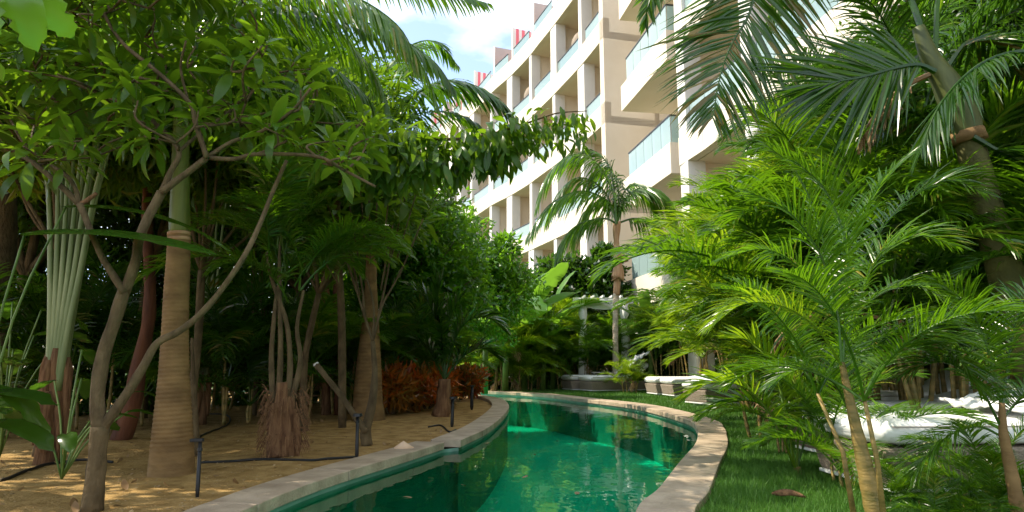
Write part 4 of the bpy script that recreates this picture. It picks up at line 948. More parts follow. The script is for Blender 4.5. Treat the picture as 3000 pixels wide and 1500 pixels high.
for i, (u, vb, r_, h, lb) in enumerate(((1150, 1212, .42, .62, 'red and orange croton bush left of the slim forked stem'), (1205, 1206, .4, .58, 'dark red croton bush under the slim forked stem'), (1250, 1198, .42, .62, 'red croton bush left of the short palm'),
        (1225, 1172, .5, .95, 'taller orange croton bush at the back of the row'), (1345, 1172, .45, .66, 'red croton bush right of the short palm'), (1378, 1166, .35, .55, 'small copper croton bush touching the farthest light'))):
    p = atz(u, vb, 0); bush(p.x, p.y, lb, r_, h, 750, 'croton', 'croton_bush', 'shrub', L_=.2, W_=.055, seed=i, mat2='croton2', group='red croton bushes')
# big dark leaves low on the left
def big_leaf_plant(x, y, label, n, L_, h, seed, me=None, z0=0, az=(0, 6.28)):
    rr = random.Random(seed); root = thing('broad_leaf_plant', label, 'plant', (x, y, 0))
    for k in range(n):
        a = rr.uniform(*az); hh = h*rr.uniform(.35, 1); r_ = .12+.25*rr.random(); tip = Vector((math.cos(a)*r_, math.sin(a)*r_, hh+z0))
        MB().tube(cr([(0, 0, 0), (tip.x*.4, tip.y*.4, hh*.6+z0), tip], 3), .007, 5).obj('stalk', M['stemgreen'], root, smooth=True)
        link('leaf', rr.choice(me or PADD), root, M=Matrix.Translation(tip) @ frame(Vector((math.cos(a), math.sin(a), rr.uniform(-.1, .4))), roll=rr.uniform(-.3, .3)) @ Matrix.Scale(L_*rr.uniform(.7, 1.1), 4))
    return root
big_leaf_plant(-2.75, 3.35, 'dark broad-leaved plant cut by the left edge of the picture', 12, .75, .75, 3)
big_leaf_plant(gx(215, 4.6), 4.6, 'dark broad leaves sprouting in front of the fibrous traveller palm', 9, .6, .85, 4)
big_leaf_plant(gx(30, 5.6), 5.6, 'tall dark leafy plant left of the traveller palm', 12, .9, 1.5, 5)
big_leaf_plant(gx(-60, 3.7), 3.7, 'long arching banana-like leaves entering from the left edge', 9, 1.1, 1.75, 6, me=PADK)
# lobed bright leaves hanging into the top-left corner
PHI = [paddle_mb(1.1, .5, c, i+40, rag=.5, segs=14).mesh('leaf', M['leaf_deep'], True) for i, c in enumerate((.6, 1.0, 1.4))]
ph = thing('philodendron', 'bright lobed leaves hanging into the top left corner', 'plant', (-1.9, 2.0, 2.25))
for k, (u, v, a, s_) in enumerate(((-40, -60, -80, .24), (30, -90, -66, .26), (75, -70, -52, .24), (-70, 10, -85, .26), (10, -130, -75, .3))):
    p = aty(u, v, 2.0+.1*k)-Vector(ph.location); d = Vector((math.cos(R(a)), .1*k-.2, math.sin(R(a))))
    link('leaf', PHI[k % 3], ph, M=Matrix.Translation(p) @ frame(d, up=Vector((0, -1, .3)), roll=.3*k-.6) @ Matrix.Scale(s_, 4))
    MB().tube([tuple(p), tuple(p+Vector((-.1, .05, .35)))], .006, 5).obj('stalk', M['stemgreen'], ph)
# overhanging branch with drooping leaves in front of the facade
yo = 5.6; b = aty(1060, 430, yo)
ot = thing('almond_branch_tree', 'slender tree whose leafy branch reaches right across the white facade', 'tree', (gx(1010, 8.2), 8.2, 0))
branch(ot, [Vector((gx(1010, 8.2), 8.2, 0)), aty(1000, 900, 8.1), aty(985, 640, 7.6), aty(1020, 480, 6.6), aty(1080, 425, 6.0)], [.05, .045, .04, .03, .025], 10, name='trunk')
bp = [(1080, 425, 6.0), (1200, 402, yo), (1330, 408, yo), (1440, 392, yo), (1540, 362, yo-.1), (1630, 332, yo-.1), (1720, 325, yo-.1)]
branch(ot, px(bp, yo), [.022, .016, .012, .008, .004], 8)
Q = resample(cr(px(bp, yo), 10), .012); rr = random.Random(11); LV = []
for i, p in enumerate(Q):
    t = i/len(Q)
    for j in range(5 if t < .8 else 4):
        a = rr.uniform(-1, 1); d = Vector((rr.uniform(-.35, .55), rr.uniform(-.9, .9), rr.uniform(-1.3, .25)))
        off = Vector((rr.uniform(-.05, .05), rr.uniform(-.18, .18), -rr.random()**1.1*(.46*(1-.7*abs(t-.15)) if t < .8 else .30)+(.06 if t < .8 else 0)))
        LV.append((Matrix.Translation(p+off-Vector(ot.location)) @ frame(d, roll=rr.uniform(-.8, .8)) @ Matrix.Scale(rr.uniform(.8, 1.25)*(1 if t < .72 else .6), 4), rr.randrange(5)))
place_leaves(LV, ot, 300)
# ------------------------------------------------------------------ foliage behind the left bed
def row(specs, **kw):
    for i, s_ in enumerate(specs): tree_px(*s_[:4], seed=i*7+kw.get('s0', 0), **{k: v for k, v in kw.items() if k != 's0'}, **(s_[4] if len(s_) > 4 else {}))
row([
 (60, 8.2, 'dense dark tree filling the far upper left', [(-120, 420, 8, 1.5, 3200), (120, 250, 8.4, 1.5, 3400), (60, 560, 8.6, 1.2, 2600), (330, 420, 8.8, 1.2, 2600), (-150, 50, 8.0, 1.6, 2600), (180, -40, 8.2, 1.6, 2600)]),
 (420, 9.6, 'broad tree behind the ringed palm crownshaft', [(430, 250, 9.6, 1.6, 3400), (640, 380, 9.8, 1.4, 3200), (540, 560, 10, 1.2, 2400), (700, 180, 9.4, 1.4, 2600), (400, 20, 9.2, 1.6, 2600), (650, 0, 9.6, 1.5, 2600)]),
 (860, 10.6, 'leafy tree behind the shaggy clump palm', [(840, 440, 10.6, 1.4, 3000), (960, 620, 10.4, 1.2, 2600), (780, 640, 11, 1.1, 2200), (880, 250, 10.4, 1.4, 2600), (1040, 560, 10.8, 1.1, 2400)]),
], L_=.19, W_=.062, mat='leaf_mass', trunk_r=.09)
row([
 (1170, 12.5, 'round green tree over the red crotons', [(1170, 640, 12.4, 1.2, 3000), (1060, 760, 12.2, 1.1, 2400), (1250, 760, 12.6, 1.1, 2800), (1180, 860, 12.4, 1.1, 2400), (1120, 540, 12.6, 1.0, 2000), (1290, 850, 12.8, 1.0, 2200)]),
 (1330, 15.5, 'light green sea-grape tree in front of the lower balconies', [(1310, 700, 15.5, .95, 2600), (1240, 640, 15.6, .8, 2200), (1410, 800, 15.6, .9, 2600), (1300, 800, 15.2, 1.2, 3000), (1470, 840, 15.8, .8, 2000), (1400, 890, 15.4, 1.2, 2800), (1480, 720, 15.9, .35, 500)]),
], L_=.17, W_=.08, mat='leaf_lush', trunk_r=.08, s0=50)
row([
 (1680, 22.8, 'dark round-leaved tree behind the pergola', [(1640, 820, 22.7, 1.0, 2200), (1740, 815, 22.8, 1.0, 2400), (1700, 880, 22.6, 1.3, 2400), (1610, 890, 22.8, 1.2, 2200), (1775, 750, 22.9, .45, 900), (1800, 900, 22.8, .9, 2000), (1700, 1000, 22.6, 1.4, 2200)]),
], L_=.24, W_=.16, mat='leaf_deep', trunk_r=.1, s0=90)
row([
 (140, 5.9, 'young leafy tree with fine leaves behind the nearest forked tree', [(60, 380, 5.9, .75, 1300), (210, 260, 6.1, .8, 1500), (-60, 200, 5.6, .8, 1300), (330, 360, 6.3, .7, 1200), (120, 60, 6.0, .85, 1400), (300, 120, 6.2, .8, 1300)]),
 (560, 6.6, 'leafy tree just behind the green crownshaft', [(600, 330, 6.5, .8, 1500), (440, 380, 6.8, .7, 1200), (720, 430, 6.8, .75, 1300), (640, 170, 6.4, .85, 1400), (820, 330, 6.7, .8, 1400), (480, 150, 6.6, .8, 1300), (560, 480, 6.9, .6, 900), (820, 520, 7.2, .6, 1000)]),
 (900, 8.0, 'leafy tree left of the tall palm trunk', [(900, 470, 7.8, .85, 1600), (1010, 560, 7.9, .7, 1300), (1040, 430, 7.6, .75, 1300), (900, 620, 8.2, .7, 1200), (960, 330, 7.8, .8, 1300), (1110, 620, 8.2, .6, 1000)]),
], L_=.19, W_=.05, mat='leaf', trunk_r=.035, s0=170, dens=1.35)
# hedges closing the view at the back
def hedge(u0, u1, Y0_, Y1_, z1, label, mat, N, L_=.16, W_=.07, name='hedge', seed=0, thick=.7):
    g = np.random.default_rng(seed); x0, x1 = gx(u0, Y0_), gx(u1, Y1_); root = thing(name, label, 'hedge', ((x0+x1)/2, (Y0_+Y1_)/2, 0)); mb = MB(); n = 14
    st = MB()
    for k in range(n):
        t = (k+.5)/n; c = (x0+(x1-x0)*t-root.location.x, Y0_+(Y1_-Y0_)*t-root.location.y); w_ = math.hypot(x1-x0, Y1_-Y0_)/n
        for zz in np.arange(.35, z1, .8): leaf_cloud(mb, (c[0]+g.uniform(-.1, .1), c[1]+g.uniform(-.15, .15), zz), (w_*.85, thick, .62), N//n//max(1, int(z1/.8)), L_, W_, g)
        st.tube([(c[0], c[1], 0), (c[0]+.1, c[1], z1*.5), (c[0]-.05, c[1], z1*.9)], [.05, .04, .02], 6)
    st.obj('stems', M['bark_grey'], root); mb.obj('foliage', M[mat], root, kind='stuff')
hedge(-700, 560, 8.5, 11.5, 4.2, 'dark tall hedge behind the traveller palms', 'leaf_deep', 26000, .2, .08, seed=1, thick=.9)
hedge(480, 1250, 12.5, 15.0, 3.6, 'green hedge behind the middle of the sand bed', 'leaf_mass', 24000, .2, .08, seed=2)
hedge(1180, 1760, 20.5, 22.5, 3.0, 'leafy hedge closing the far end of the pool', 'leaf_mass', 24000, .2, .09, seed=3)
hedge(1780, 2100, 20.8, 20.8, 2.2, 'low leafy hedge under the balconies', 'leaf_mass', 9000, .18, .08, seed=4)
# understorey palms among the trunks
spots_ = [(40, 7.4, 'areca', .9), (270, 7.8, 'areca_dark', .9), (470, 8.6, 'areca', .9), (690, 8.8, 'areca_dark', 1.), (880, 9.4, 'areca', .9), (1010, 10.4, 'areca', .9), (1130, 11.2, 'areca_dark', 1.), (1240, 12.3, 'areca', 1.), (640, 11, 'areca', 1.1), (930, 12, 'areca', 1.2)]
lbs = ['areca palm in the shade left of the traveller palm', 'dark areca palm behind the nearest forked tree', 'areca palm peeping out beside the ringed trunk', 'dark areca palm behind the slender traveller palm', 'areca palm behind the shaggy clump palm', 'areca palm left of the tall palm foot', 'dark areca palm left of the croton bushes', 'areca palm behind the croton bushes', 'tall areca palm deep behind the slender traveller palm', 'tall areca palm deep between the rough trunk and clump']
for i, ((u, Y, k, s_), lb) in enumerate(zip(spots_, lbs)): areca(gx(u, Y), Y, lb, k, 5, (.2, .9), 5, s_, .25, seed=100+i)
# canopy trees out of the left side of the frame that shade the bed
leafy_tree(-6.3, 3.2, 'spreading shade tree standing beyond the left edge of the picture', [(0, 0, 4.4, 1.7, 1.7, 1.0, 1800), (-.8, 2.2, 4.6, 1.5, 1.5, 1.0, 1300), (.5, -2, 4.4, 1.6, 1.5, 1.0, 1500)], trunk_r=.14, L_=.2, W_=.07, seed=5, mat='leaf_mass')
leafy_tree(-5.6, 7.2, 'second spreading shade tree above the traveller palm', [(-.6, 0, 4.6, 1.6, 1.6, 1.0, 1600), (-1.6, 1.6, 5.0, 1.5, 1.5, 1.0, 1500)], trunk_r=.14, L_=.2, W_=.07, seed=6, mat='leaf_mass')
#PART4
# ------------------------------------------------------------------ slim palm in front of the balconies
ym = 18.9; mp_ = thing('palm_tree', 'slim palm with tan crownshaft standing by the white pergola', 'palm', (gx(1806, ym), ym, 0)); s_ = ym/FPX
P = rel([aty(1806, 1150, ym), aty(1803, 1000, ym), aty(1805, 860, ym)], mp_); P[0].z = 0
ringed_trunk(P, [11*s_, 8*s_, 9*s_], .07, .04, 12).obj('trunk', M['bark_pale'], mp_, smooth=True)
P = rel([aty(1806, 866, ym), aty(1808, 817, ym), aty(1810, 814, ym), aty(1811, 780, ym), aty(1808, 745, ym), aty(1806, 705, ym), aty(1807, 650, ym)], mp_)
MB().tube(cr(P, 5), [q*s_ for q in np.interp(np.arange(31), [0, 4, 6, 10, 15, 20, 25, 30], [9.5, 10, 19, 19, 14.5, 10, 8.5, 12])], 12, wob=.07).obj('crownshaft', M['sheath_tan'], mp_, smooth=True)
for a, b_ in (((1818, 742), (1833, 768)),):
    MB().tube(cr(rel([aty(*a, ym-.05), aty((a[0]+b_[0])/2, (a[1]+b_[1])/2-4, ym-.12), aty(*b_, ym-.1)], mp_), 4), [.02, .04, .05, .06, .07, .075, .07, .06, .05], 5, wob=.3).obj('dry_sheath', M['sheath_tan'], mp_, smooth=True)
fk = dict(n=72, ll=1.15, lw=.045, start=.14, droop=1.25, hang=.5, vang=.1, r0=.035, a0=70, a1=25)
for k, (mt, pts) in enumerate((('frond', [(1807, 655), (1795, 560), (1740, 470), (1670, 455), (1600, 520), (1570, 610)]), ('frond', [(1807, 655), (1780, 590), (1700, 560), (1610, 600), (1545, 690)]),
    ('frond', [(1807, 655), (1770, 640), (1700, 655), (1650, 700), (1625, 770)]), ('frond', [(1807, 655), (1835, 580), (1890, 548), (1945, 575), (1985, 660)]),
    ('frond', [(1807, 655), (1860, 640), (1915, 655), (1955, 720), (1968, 790)]), ('frond_dark', [(1807, 655), (1800, 560), (1780, 480), (1730, 440), (1680, 460)]),
    ('frond', [(1807, 655), (1815, 590), (1850, 540), (1900, 560), (1930, 640)]), ('frond_dark', [(1807, 655), (1770, 560), (1700, 520), (1640, 560), (1600, 650)]),
    ('frond', [(1807, 655), (1790, 600), (1750, 590), (1700, 640), (1680, 720)]), ('frond', [(1807, 655), (1812, 560), (1790, 500), (1750, 500), (1710, 560)]))):
    own_frond(mp_, pts, ym-.4+.13*k, mat=mt, seed=60+k, **fk)
# banana-like plants and canes in the far bed
def banana(x, y, label, n, h, s, seed, group=None, mat_bank=PAD):
    rr = random.Random(seed); root = thing('banana_plant', label, 'plant', (x, y, 0), group)
    MB().tube([(0, 0, 0), (.02, 0, h*.45), (0, .02, h*.8)], [.09, .075, .04], 10).obj('stem', M['stemgreen'], root, smooth=True)
    for k in range(n):
        a = k*2.4+rr.uniform(-.3, .3); e = rr.uniform(.5, 1.35); b = Vector((0, 0, h*rr.uniform(.6, .82))); d = Vector((math.cos(a)*math.cos(e), math.sin(a)*math.cos(e), math.sin(e))); t_ = b+d*.35*s
        MB().tube([tuple(b), tuple(t_)], [.02, .012], 6).obj('leaf_stalk', M['stemgreen'], root)
        link('leaf', mat_bank[rr.randrange(len(mat_bank))], root, M=Matrix.Translation(t_) @ frame(d, roll=rr.uniform(-.7, .7)) @ Matrix.Scale(s*rr.uniform(.8, 1.15), 4))
    return root
for i, (u, Y, n, h, s, lb) in enumerate(((1535, 19.2, 10, 3.1, 1.5, 'tall banana plant with ragged bright leaves left of the pergola'), (1480, 18.3, 9, 2.2, 1.2, 'banana plant low in the far bed over the pool end'), (1620, 20.0, 10, 2.7, 1.3, 'banana plant right beside the pergola post'),
        (1590, 19.3, 9, 1.4, .9, 'short banana plant at the coping of the far bend'), (1905, 18.9, 10, 2.3, 1.0, 'banana plant with round bright leaves under the lowest balcony'), (1420, 17.2, 8, 1.9, 1.0, 'banana plant beyond the farthest black light'))):
    banana(gx(u, Y), Y, lb, n, h, s, 30+i)
AR = [
 (1712, 20.0, 'areca', 8, (.4, 1.1), 5, .9, .3, 'low areca palm under the pergola behind the farthest lounger'),
 (1785, 20.0, 'areca', 7, (.4, 1.1), 5, .9, .25, 'low areca palm at the foot of the right pergola drape'),
 (1455, 18.6, 'areca_bright', 7, (.3, 1.3), 6, 1.1, .3, 'bright areca palm over the far tip of the pool'),
 (1525, 18.9, 'areca_bright', 7, (.2, 1.0), 6, 1.0, .3, 'bright low areca palm on the far bank left of the loungers'),
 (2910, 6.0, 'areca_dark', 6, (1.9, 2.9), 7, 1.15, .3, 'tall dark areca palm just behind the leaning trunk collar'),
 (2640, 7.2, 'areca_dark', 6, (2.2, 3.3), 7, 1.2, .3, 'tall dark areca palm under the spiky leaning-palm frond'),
 (2990, 5.1, 'areca_near', 4, (.9, 1.5), 6, .8, .2, 'fine-leaved areca palm veiling the foot of the leaning trunk'),
 (2760, 5.2, 'areca', 6, (.7, 1.6), 6, 1.0, .25, 'fine areca palm before the leaning trunk and above the big lounger'),
 (1842, 17.7, 'areca_bright', 8, (.2, .5), 4, .5, .2, 'small bright areca palm in front of the first lounger pair'),
 (1560, 19.6, 'areca', 7, (.4, 1.6), 5, 1.1, .3, 'areca palm at the far end of the pool'),
 (1650, 20.6, 'areca_bright', 7, (.4, 1.4), 5, 1.1, .3, 'areca palm just left of the slim palm'),
 (1730, 21.4, 'areca', 7, (.4, 1.5), 5, 1.1, .3, 'areca palm behind the first lounger pair'),
 (1490, 19.5, 'areca', 7, (.4, 1.6), 5, 1.2, .3, 'areca palm farthest left at the end of the pool'),
 (1875, 20.9, 'areca_bright', 7, (.6, 1.6), 5, 1.1, .3, 'areca palm between the two lounger pairs'),
 (1955, 18.6, 'areca', 8, (.6, 1.7), 5, 1.1, .3, 'tall caned areca palm behind the second lounger pair'),
 (2040, 17.4, 'areca_bright', 8, (.8, 2.0), 6, 1.15, .3, 'bright tall caned areca palm over the second lounger pair'),
 (2140, 14.9, 'areca', 7, (.9, 2.1), 6, 1.2, .3, 'areca palm behind the lounger with the rumpled towel'),
 (2230, 12.0, 'areca_bright', 8, (.8, 2.4), 6, 1.3, .3, 'tall bright areca palm behind the bend of the lawn'),
 (2165, 12.9, 'areca', 6, (1.2, 2.5), 6, 1.1, .25, 'high areca palm covering the edge of the near balcony block'),
 (2250, 10.2, 'areca', 8, (.9, 2.4), 6, 1.25, .3, 'areca palm in the second row over the lawn'),
 (2330, 8.6, 'areca_bright', 8, (.8, 2.3), 6, 1.2, .3, 'bright areca palm in the middle of the right thicket'),
 (2440, 9.4, 'areca', 7, (1.2, 2.9), 6, 1.3, .3, 'tall areca palm against the near balcony block'),
 (2260, 6.8, 'areca_bright', 6, (.4, 1.1), 6, .9, .25, 'bright areca palm overhanging the coping bend'),
 (2400, 6.4, 'areca', 7, (.7, 1.7), 6, 1.2, .3, 'areca palm behind the small bright one'),
 (2540, 7.2, 'areca_bright', 7, (.9, 2.3), 6, 1.25, .3, 'areca palm rising behind the big white lounger'),
 (2660, 8.2, 'areca_dark', 7, (1.3, 3.0), 6, 1.3, .3, 'dark tall areca palm left of the leaning trunk'),
 (2620, 5.9, 'areca', 6, (.9, 1.9), 6, 1.1, .25, 'areca palm between the big lounger and the leaning trunk'),
 (2780, 6.6, 'areca_dark', 7, (1.0, 2.4), 6, 1.2, .3, 'dark areca palm crossing behind the leaning trunk'),
 (2880, 7.6, 'areca_dark', 7, (1.3, 3.2), 6, 1.25, .3, 'dark areca palm at the upper right'),
 (2930, 5.6, 'areca', 6, (.8, 1.9), 6, 1.1, .25, 'areca palm half cut by the right edge'),
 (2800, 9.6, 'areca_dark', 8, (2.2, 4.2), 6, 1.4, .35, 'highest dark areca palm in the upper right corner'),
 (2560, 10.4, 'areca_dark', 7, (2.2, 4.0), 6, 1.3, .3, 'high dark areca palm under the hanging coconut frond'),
]
for i, (u, Y, k, c, h, fr, s, spd, lb) in enumerate(AR): areca(gx(u, Y), Y, lb, k, c, h, fr, s, spd, seed=200+i)
# nearest palm with the thick tan stem
yn = 3.0; b = Vector((gx(2590, yn), yn, 0)); na = thing('areca_palm', 'nearest areca palm with one thick sunlit tan stem on the lawn', 'palm', tuple(b))
P = rel([aty(2600, 1640, yn), aty(2564, 1500, yn), aty(2530, 1350, yn), aty(2505, 1240, yn), aty(2480, 1130, yn), aty(2465, 1055, yn)], na)
P[0].z = -.02
ringed_trunk(P, [.045, .040, .034, .026, .018, .012], .09, .05, 14).obj('trunk', M['cane'], na, smooth=True)
top = P[-1]
for k, (pts, mt) in enumerate((([(2465, 1060), (2450, 900), (2400, 740), (2310, 620), (2190, 560)], 'frond'), ([(2468, 1060), (2480, 900), (2480, 720), (2420, 560), (2330, 470)], 'frond'), ([(2470, 1060), (2510, 900), (2570, 760), (2680, 690), (2800, 720)], 'frond'),
     ([(2465, 1070), (2400, 970), (2300, 900), (2180, 890), (2080, 960)], 'frond_bright'), ([(2472, 1080), (2560, 1000), (2680, 980), (2800, 1040), (2880, 1150)], 'frond'), ([(2475, 1110), (2580, 1010), (2700, 960), (2820, 1010)], 'frond_dark'), ([(2465, 1060), (2440, 880), (2400, 660), (2330, 500), (2240, 420)], 'frond'), ([(2465, 1060), (2460, 900), (2500, 720), (2570, 560), (2670, 450)], 'frond'), ([(2468, 1060), (2490, 860), (2600, 650), (2760, 530), (2900, 570)], 'frond_dark'), ([(2462, 1060), (2430, 900), (2350, 790), (2240, 730), (2110, 760)], 'frond'), ([(2466, 1060), (2500, 940), (2580, 860), (2700, 840), (2830, 920)], 'frond'), ([(2500, 1230), (2440, 1120), (2350, 1080), (2260, 1130)], 'frond'))):
    own_frond(na, pts, yn+.08*(k-4), mat=mt, n=58, ll=.25, lw=.0105, start=.2, droop=.8, vang=.4, seed=80+k, r0=.007, fold=.2, segs=4)
for k, (a_, r1) in enumerate(((2.2, .18), (3.9, .15))):
    MB().tube([(math.cos(a_)*r1, math.sin(a_)*r1, 0), (math.cos(a_)*r1*1.2, math.sin(a_)*r1*1.2, .35), (math.cos(a_)*r1*1.8, math.sin(a_)*r1*1.8, .62)], [.014, .011, .008], 8).obj('cane', M['cane'], na, smooth=True)
    for j in range(4): put('frond', FR['areca_near'][(k+j) % 6], na, (math.cos(a_)*r1*1.8, math.sin(a_)*r1*1.8, .60), a_+j*1.5, .1, .5)
yn = 3.1; nb = thing('areca_palm', 'near areca palm with a bare brown stem at the lower right edge', 'palm', (gx(2985, yn), yn, 0))
P = rel([aty(3000, 1640, yn), aty(2984, 1500, yn), aty(2962, 1380, yn), aty(2940, 1270, yn), aty(2935, 1180, yn)], nb); P[0].z = -.02
ringed_trunk(P, [.034, .03, .026, .02, .012], .09, .05, 12).obj('trunk', M['bark_palm'], nb, smooth=True)
for k, pts in enumerate(([(2938, 1260), (2860, 1120), (2760, 1060), (2640, 1100)], [(2936, 1200), (2900, 1040), (2840, 900), (2740, 820)], [(2936, 1200), (2960, 1020), (3000, 880), (3080, 800)], [(2940, 1280), (2860, 1250), (2760, 1290), (2680, 1390)], [(2936, 1230), (3010, 1150), (3100, 1140)])):
    own_frond(nb, pts, yn+.06*k, mat='frond' if k % 2 else 'frond_dark', n=54, ll=.25, lw=.0105, start=.2, droop=.8, vang=.4, seed=90+k, r0=.007, fold=.2, segs=4)
# small bright palm arching over the coping
ys = 4.9; sb = thing('areca_palm', 'small yellow-green areca palm arching over the grass beside the coping', 'palm', (gx(2330, ys), ys, 0))
for k, (pts, mt) in enumerate((([(2330, 1370), (2270, 1230), (2190, 1140), (2090, 1120), (2000, 1170)], 'frond_bright'), ([(2330, 1370), (2300, 1200), (2270, 1080), (2200, 1000), (2130, 990)], 'frond_bright'), ([(2335, 1370), (2340, 1180), (2330, 1050), (2290, 960)], 'frond_bright'),
      ([(2335, 1370), (2380, 1220), (2430, 1120), (2500, 1090)], 'frond'), ([(2330, 1380), (2280, 1250), (2220, 1180), (2130, 1180), (2060, 1220)], 'frond'))):
    own_frond(sb, pts, ys+.08*(k-2), mat=mt, n=32, ll=.34, lw=.026, start=.3, droop=.35, vang=.35, seed=110+k, r0=.009, fold=.25, segs=4)
for k in range(3): MB().tube(rel([aty(2325+12*k, 1440+8*k, ys-.1*k), aty(2330+6*k, 1370, ys)], sb), [.016, .012], 8).obj('cane', M['cane'], sb)
ys = 5.9; areca(gx(2290, ys), ys, 'little areca palm with a thin tan stem standing at the shaded grass edge', 'areca', 3, (.15, .35), 5, .5, .1, seed=321)
areca(gx(2440, 4.4), 4.4, 'low feathery areca palm left of the nearest tan stem', 'areca_near', 4, (.05, .3), 5, .5, .14, seed=322)
areca(gx(2905, 3.4), 3.4, 'low areca palm in front of the big white lounger', 'areca_near', 4, (.02, .1), 5, .34, .14, seed=323)
areca(gx(2700, 3.3), 3.3, 'low dark areca seedling right of the nearest tan stem', 'areca_near', 3, (.01, .04), 4, .22, .1, seed=324)
areca(gx(2620, 3.75), 3.75, 'tiny areca seedling in the grass before the left end of the big lounger', 'areca_near', 3, (.01, .03), 4, .24, .08, seed=331)
areca(gx(2790, 3.7), 3.7, 'tiny areca seedling in the grass before the middle of the big lounger', 'areca_near', 3, (.01, .03), 4, .24, .08, seed=332)
# leaning palm on the right
yq = 4.7; lp = thing('palm_tree', 'thick smooth palm trunk leaning across the right edge of the picture', 'palm', (gx(3130, yq), yq, 0))
P = rel([aty(3120, 1450, yq), aty(3040, 1100, yq), aty(2965, 860, yq), aty(2905, 660, yq), aty(2868, 520, yq), aty(2835, 400, yq)], lp); P[0].z = -.03
s_ = yq/FPX
ringed_trunk(P, [70*s_, 56*s_, 52*s_, 47*s_, 42*s_, 38*s_], .10, .012, 22).obj('trunk', solid('bark_olive_shaded', (.06, .06, .014), (.12, .115, .03), scale=7, rough=.8, bump=.4, bscale=30), lp, smooth=True)  # olive bark darkened in its colour to stand in for shade on this trunk
P = rel([aty(2838, 410, yq), aty(2810, 320, yq), aty(2770, 240, yq), aty(2725, 170, yq), aty(2690, 80, yq)], lp)
MB().tube(cr(P, 5), list(np.interp(np.linspace(0, 1, 21), [0, .25, .6, 1], [42*s_, 52*s_, 34*s_, 18*s_])), 18).obj('crownshaft', solid('crownshaft_shaded', (.035, .05, .010), (.085, .10, .02), scale=4, rough=.5, stretch=(3, 3, .25)), lp, smooth=True)  # darker copy of the crownshaft material, shade painted into its colour
MB().tube(rel([aty(2842, 416, yq), aty(2832, 384, yq)], lp), [50*s_, 47*s_], 18, wob=.04).obj('leaf_scar_ring', M['bark_palm'], lp, smooth=True)
qk = dict(ll=.62, lw=.036, start=.28, droop=.5, r0=.022, fold=.25, segs=4)
own_frond(lp, [(2725, 170), (2690, 60), (2560, -260, yq+.2), (2380, -330, yq+.3), (2250, -150, yq+.3), (2197, 35, yq+.25), (2148, 120, yq+.2), (2112, 215, yq+.1), (2088, 345, yq)], yq, mat='frond_dark', n=104, a0=74, a1=32, vang=.0, seed=130, side=(1, 0, 0), hang=0, jit=.06, **{**qk, 'start': .45, 'droop': .5, 'll': .86, 'lw': .030})
own_frond(lp, [(2740, 210), (2690, 190), (2620, 200), (2530, 225), (2450, 240), (2380, 262)], yq-.1, mat='frond_dark', n=36, a0=62, a1=6, vang=.0, seed=131, side=(0, .35, 1), **{**qk, 'start': .12, 'droop': .3, 'll': .80, 'lw': .034})
own_frond(lp, [(2725, 170), (2680, 20), (2560, -120), (2420, -160), (2300, -60), (2260, 60)], yq+.5, mat='frond', n=60, a0=60, a1=25, vang=0, seed=132, hang=.5, **qk)
own_frond(lp, [(2725, 170), (2640, -60, yq+.3), (2420, -300, yq+.5), (2150, -300, yq+.4), (1980, -150, yq+.2), (1905, 0, yq), (1890, 75, yq)], yq, mat='frond', n=80, a0=60, a1=20, vang=0, seed=133, hang=.1, side=(1, 0, 0), **{**qk, 'droop': .4, 'start': .4, 'll': .42})
own_frond(lp, [(2740, 150), (2760, -60), (2860, -180), (2980, -120), (3080, 30)], yq+.2, mat='frond', n=50, vang=.1, seed=134, hang=.5, **qk)
own_frond(lp, [(2760, 220), (2840, 120), (2940, 150), (3020, 280)], yq+.3, mat='frond_dark', n=44, vang=.1, seed=135, hang=.4, **qk)
own_frond(lp, [(2850, 400), (2760, 380), (2680, 330), (2600, 330), (2520, 400)], yq+.3, mat='frond_dark', n=44, vang=.1, seed=136, hang=.4, **qk)
own_frond(lp, [(2850, 400), (2920, 440), (3000, 480), (3060, 560)], yq-.1, mat='frond_dark', n=36, vang=.3, seed=137, hang=.3, **qk)
own_frond(lp, [(2740, 210), (2640, 260), (2560, 340), (2520, 420)], yq, mat='frond_dry', n=16, vang=.0, seed=138, hang=.6, **{**qk, 'll': .3})
own_frond(lp, [(3120, 180), (3000, 150), (2870, 190), (2760, 300), (2700, 430)], yq-.5, mat='frond_dark', n=60, vang=.1, seed=151, hang=.5, **{**qk, 'll': .5, 'lw': .022})
# simple paddle leaves among the right-hand palms
big = thing('banana_plant', 'banana plant pushing one broad bright leaf between the right-hand palms', 'plant', (gx(2230, 9.0), 9.0, 0))
MB().tube(cr(rel([Vector((gx(2230, 9.), 9., 0)), aty(2228, 900, 9.0), aty(2220, 620, 9.)], big), 5), list(np.linspace(.07, .03, 11)), 9).obj('stem', M['stemgreen'], big, smooth=True)
for k, (u, v, d, s) in enumerate(((2215, 600, (-1, -.2, .12), 1.0), (2215, 600, (-.8, -.3, -.25), .8), (2225, 560, (.4, -.4, 1), .9), (2220, 640, (.9, -.3, .4), .9), (2200, 700, (-.6, -.5, .5), .8))):
    link('leaf', PAD[k % 4], big, M=Matrix.Translation(rel([aty(u, v, 9.0)], big)[0]) @ frame(Vector(d), up=Vector((0, -.8, .6))) @ Matrix.Scale(s, 4))
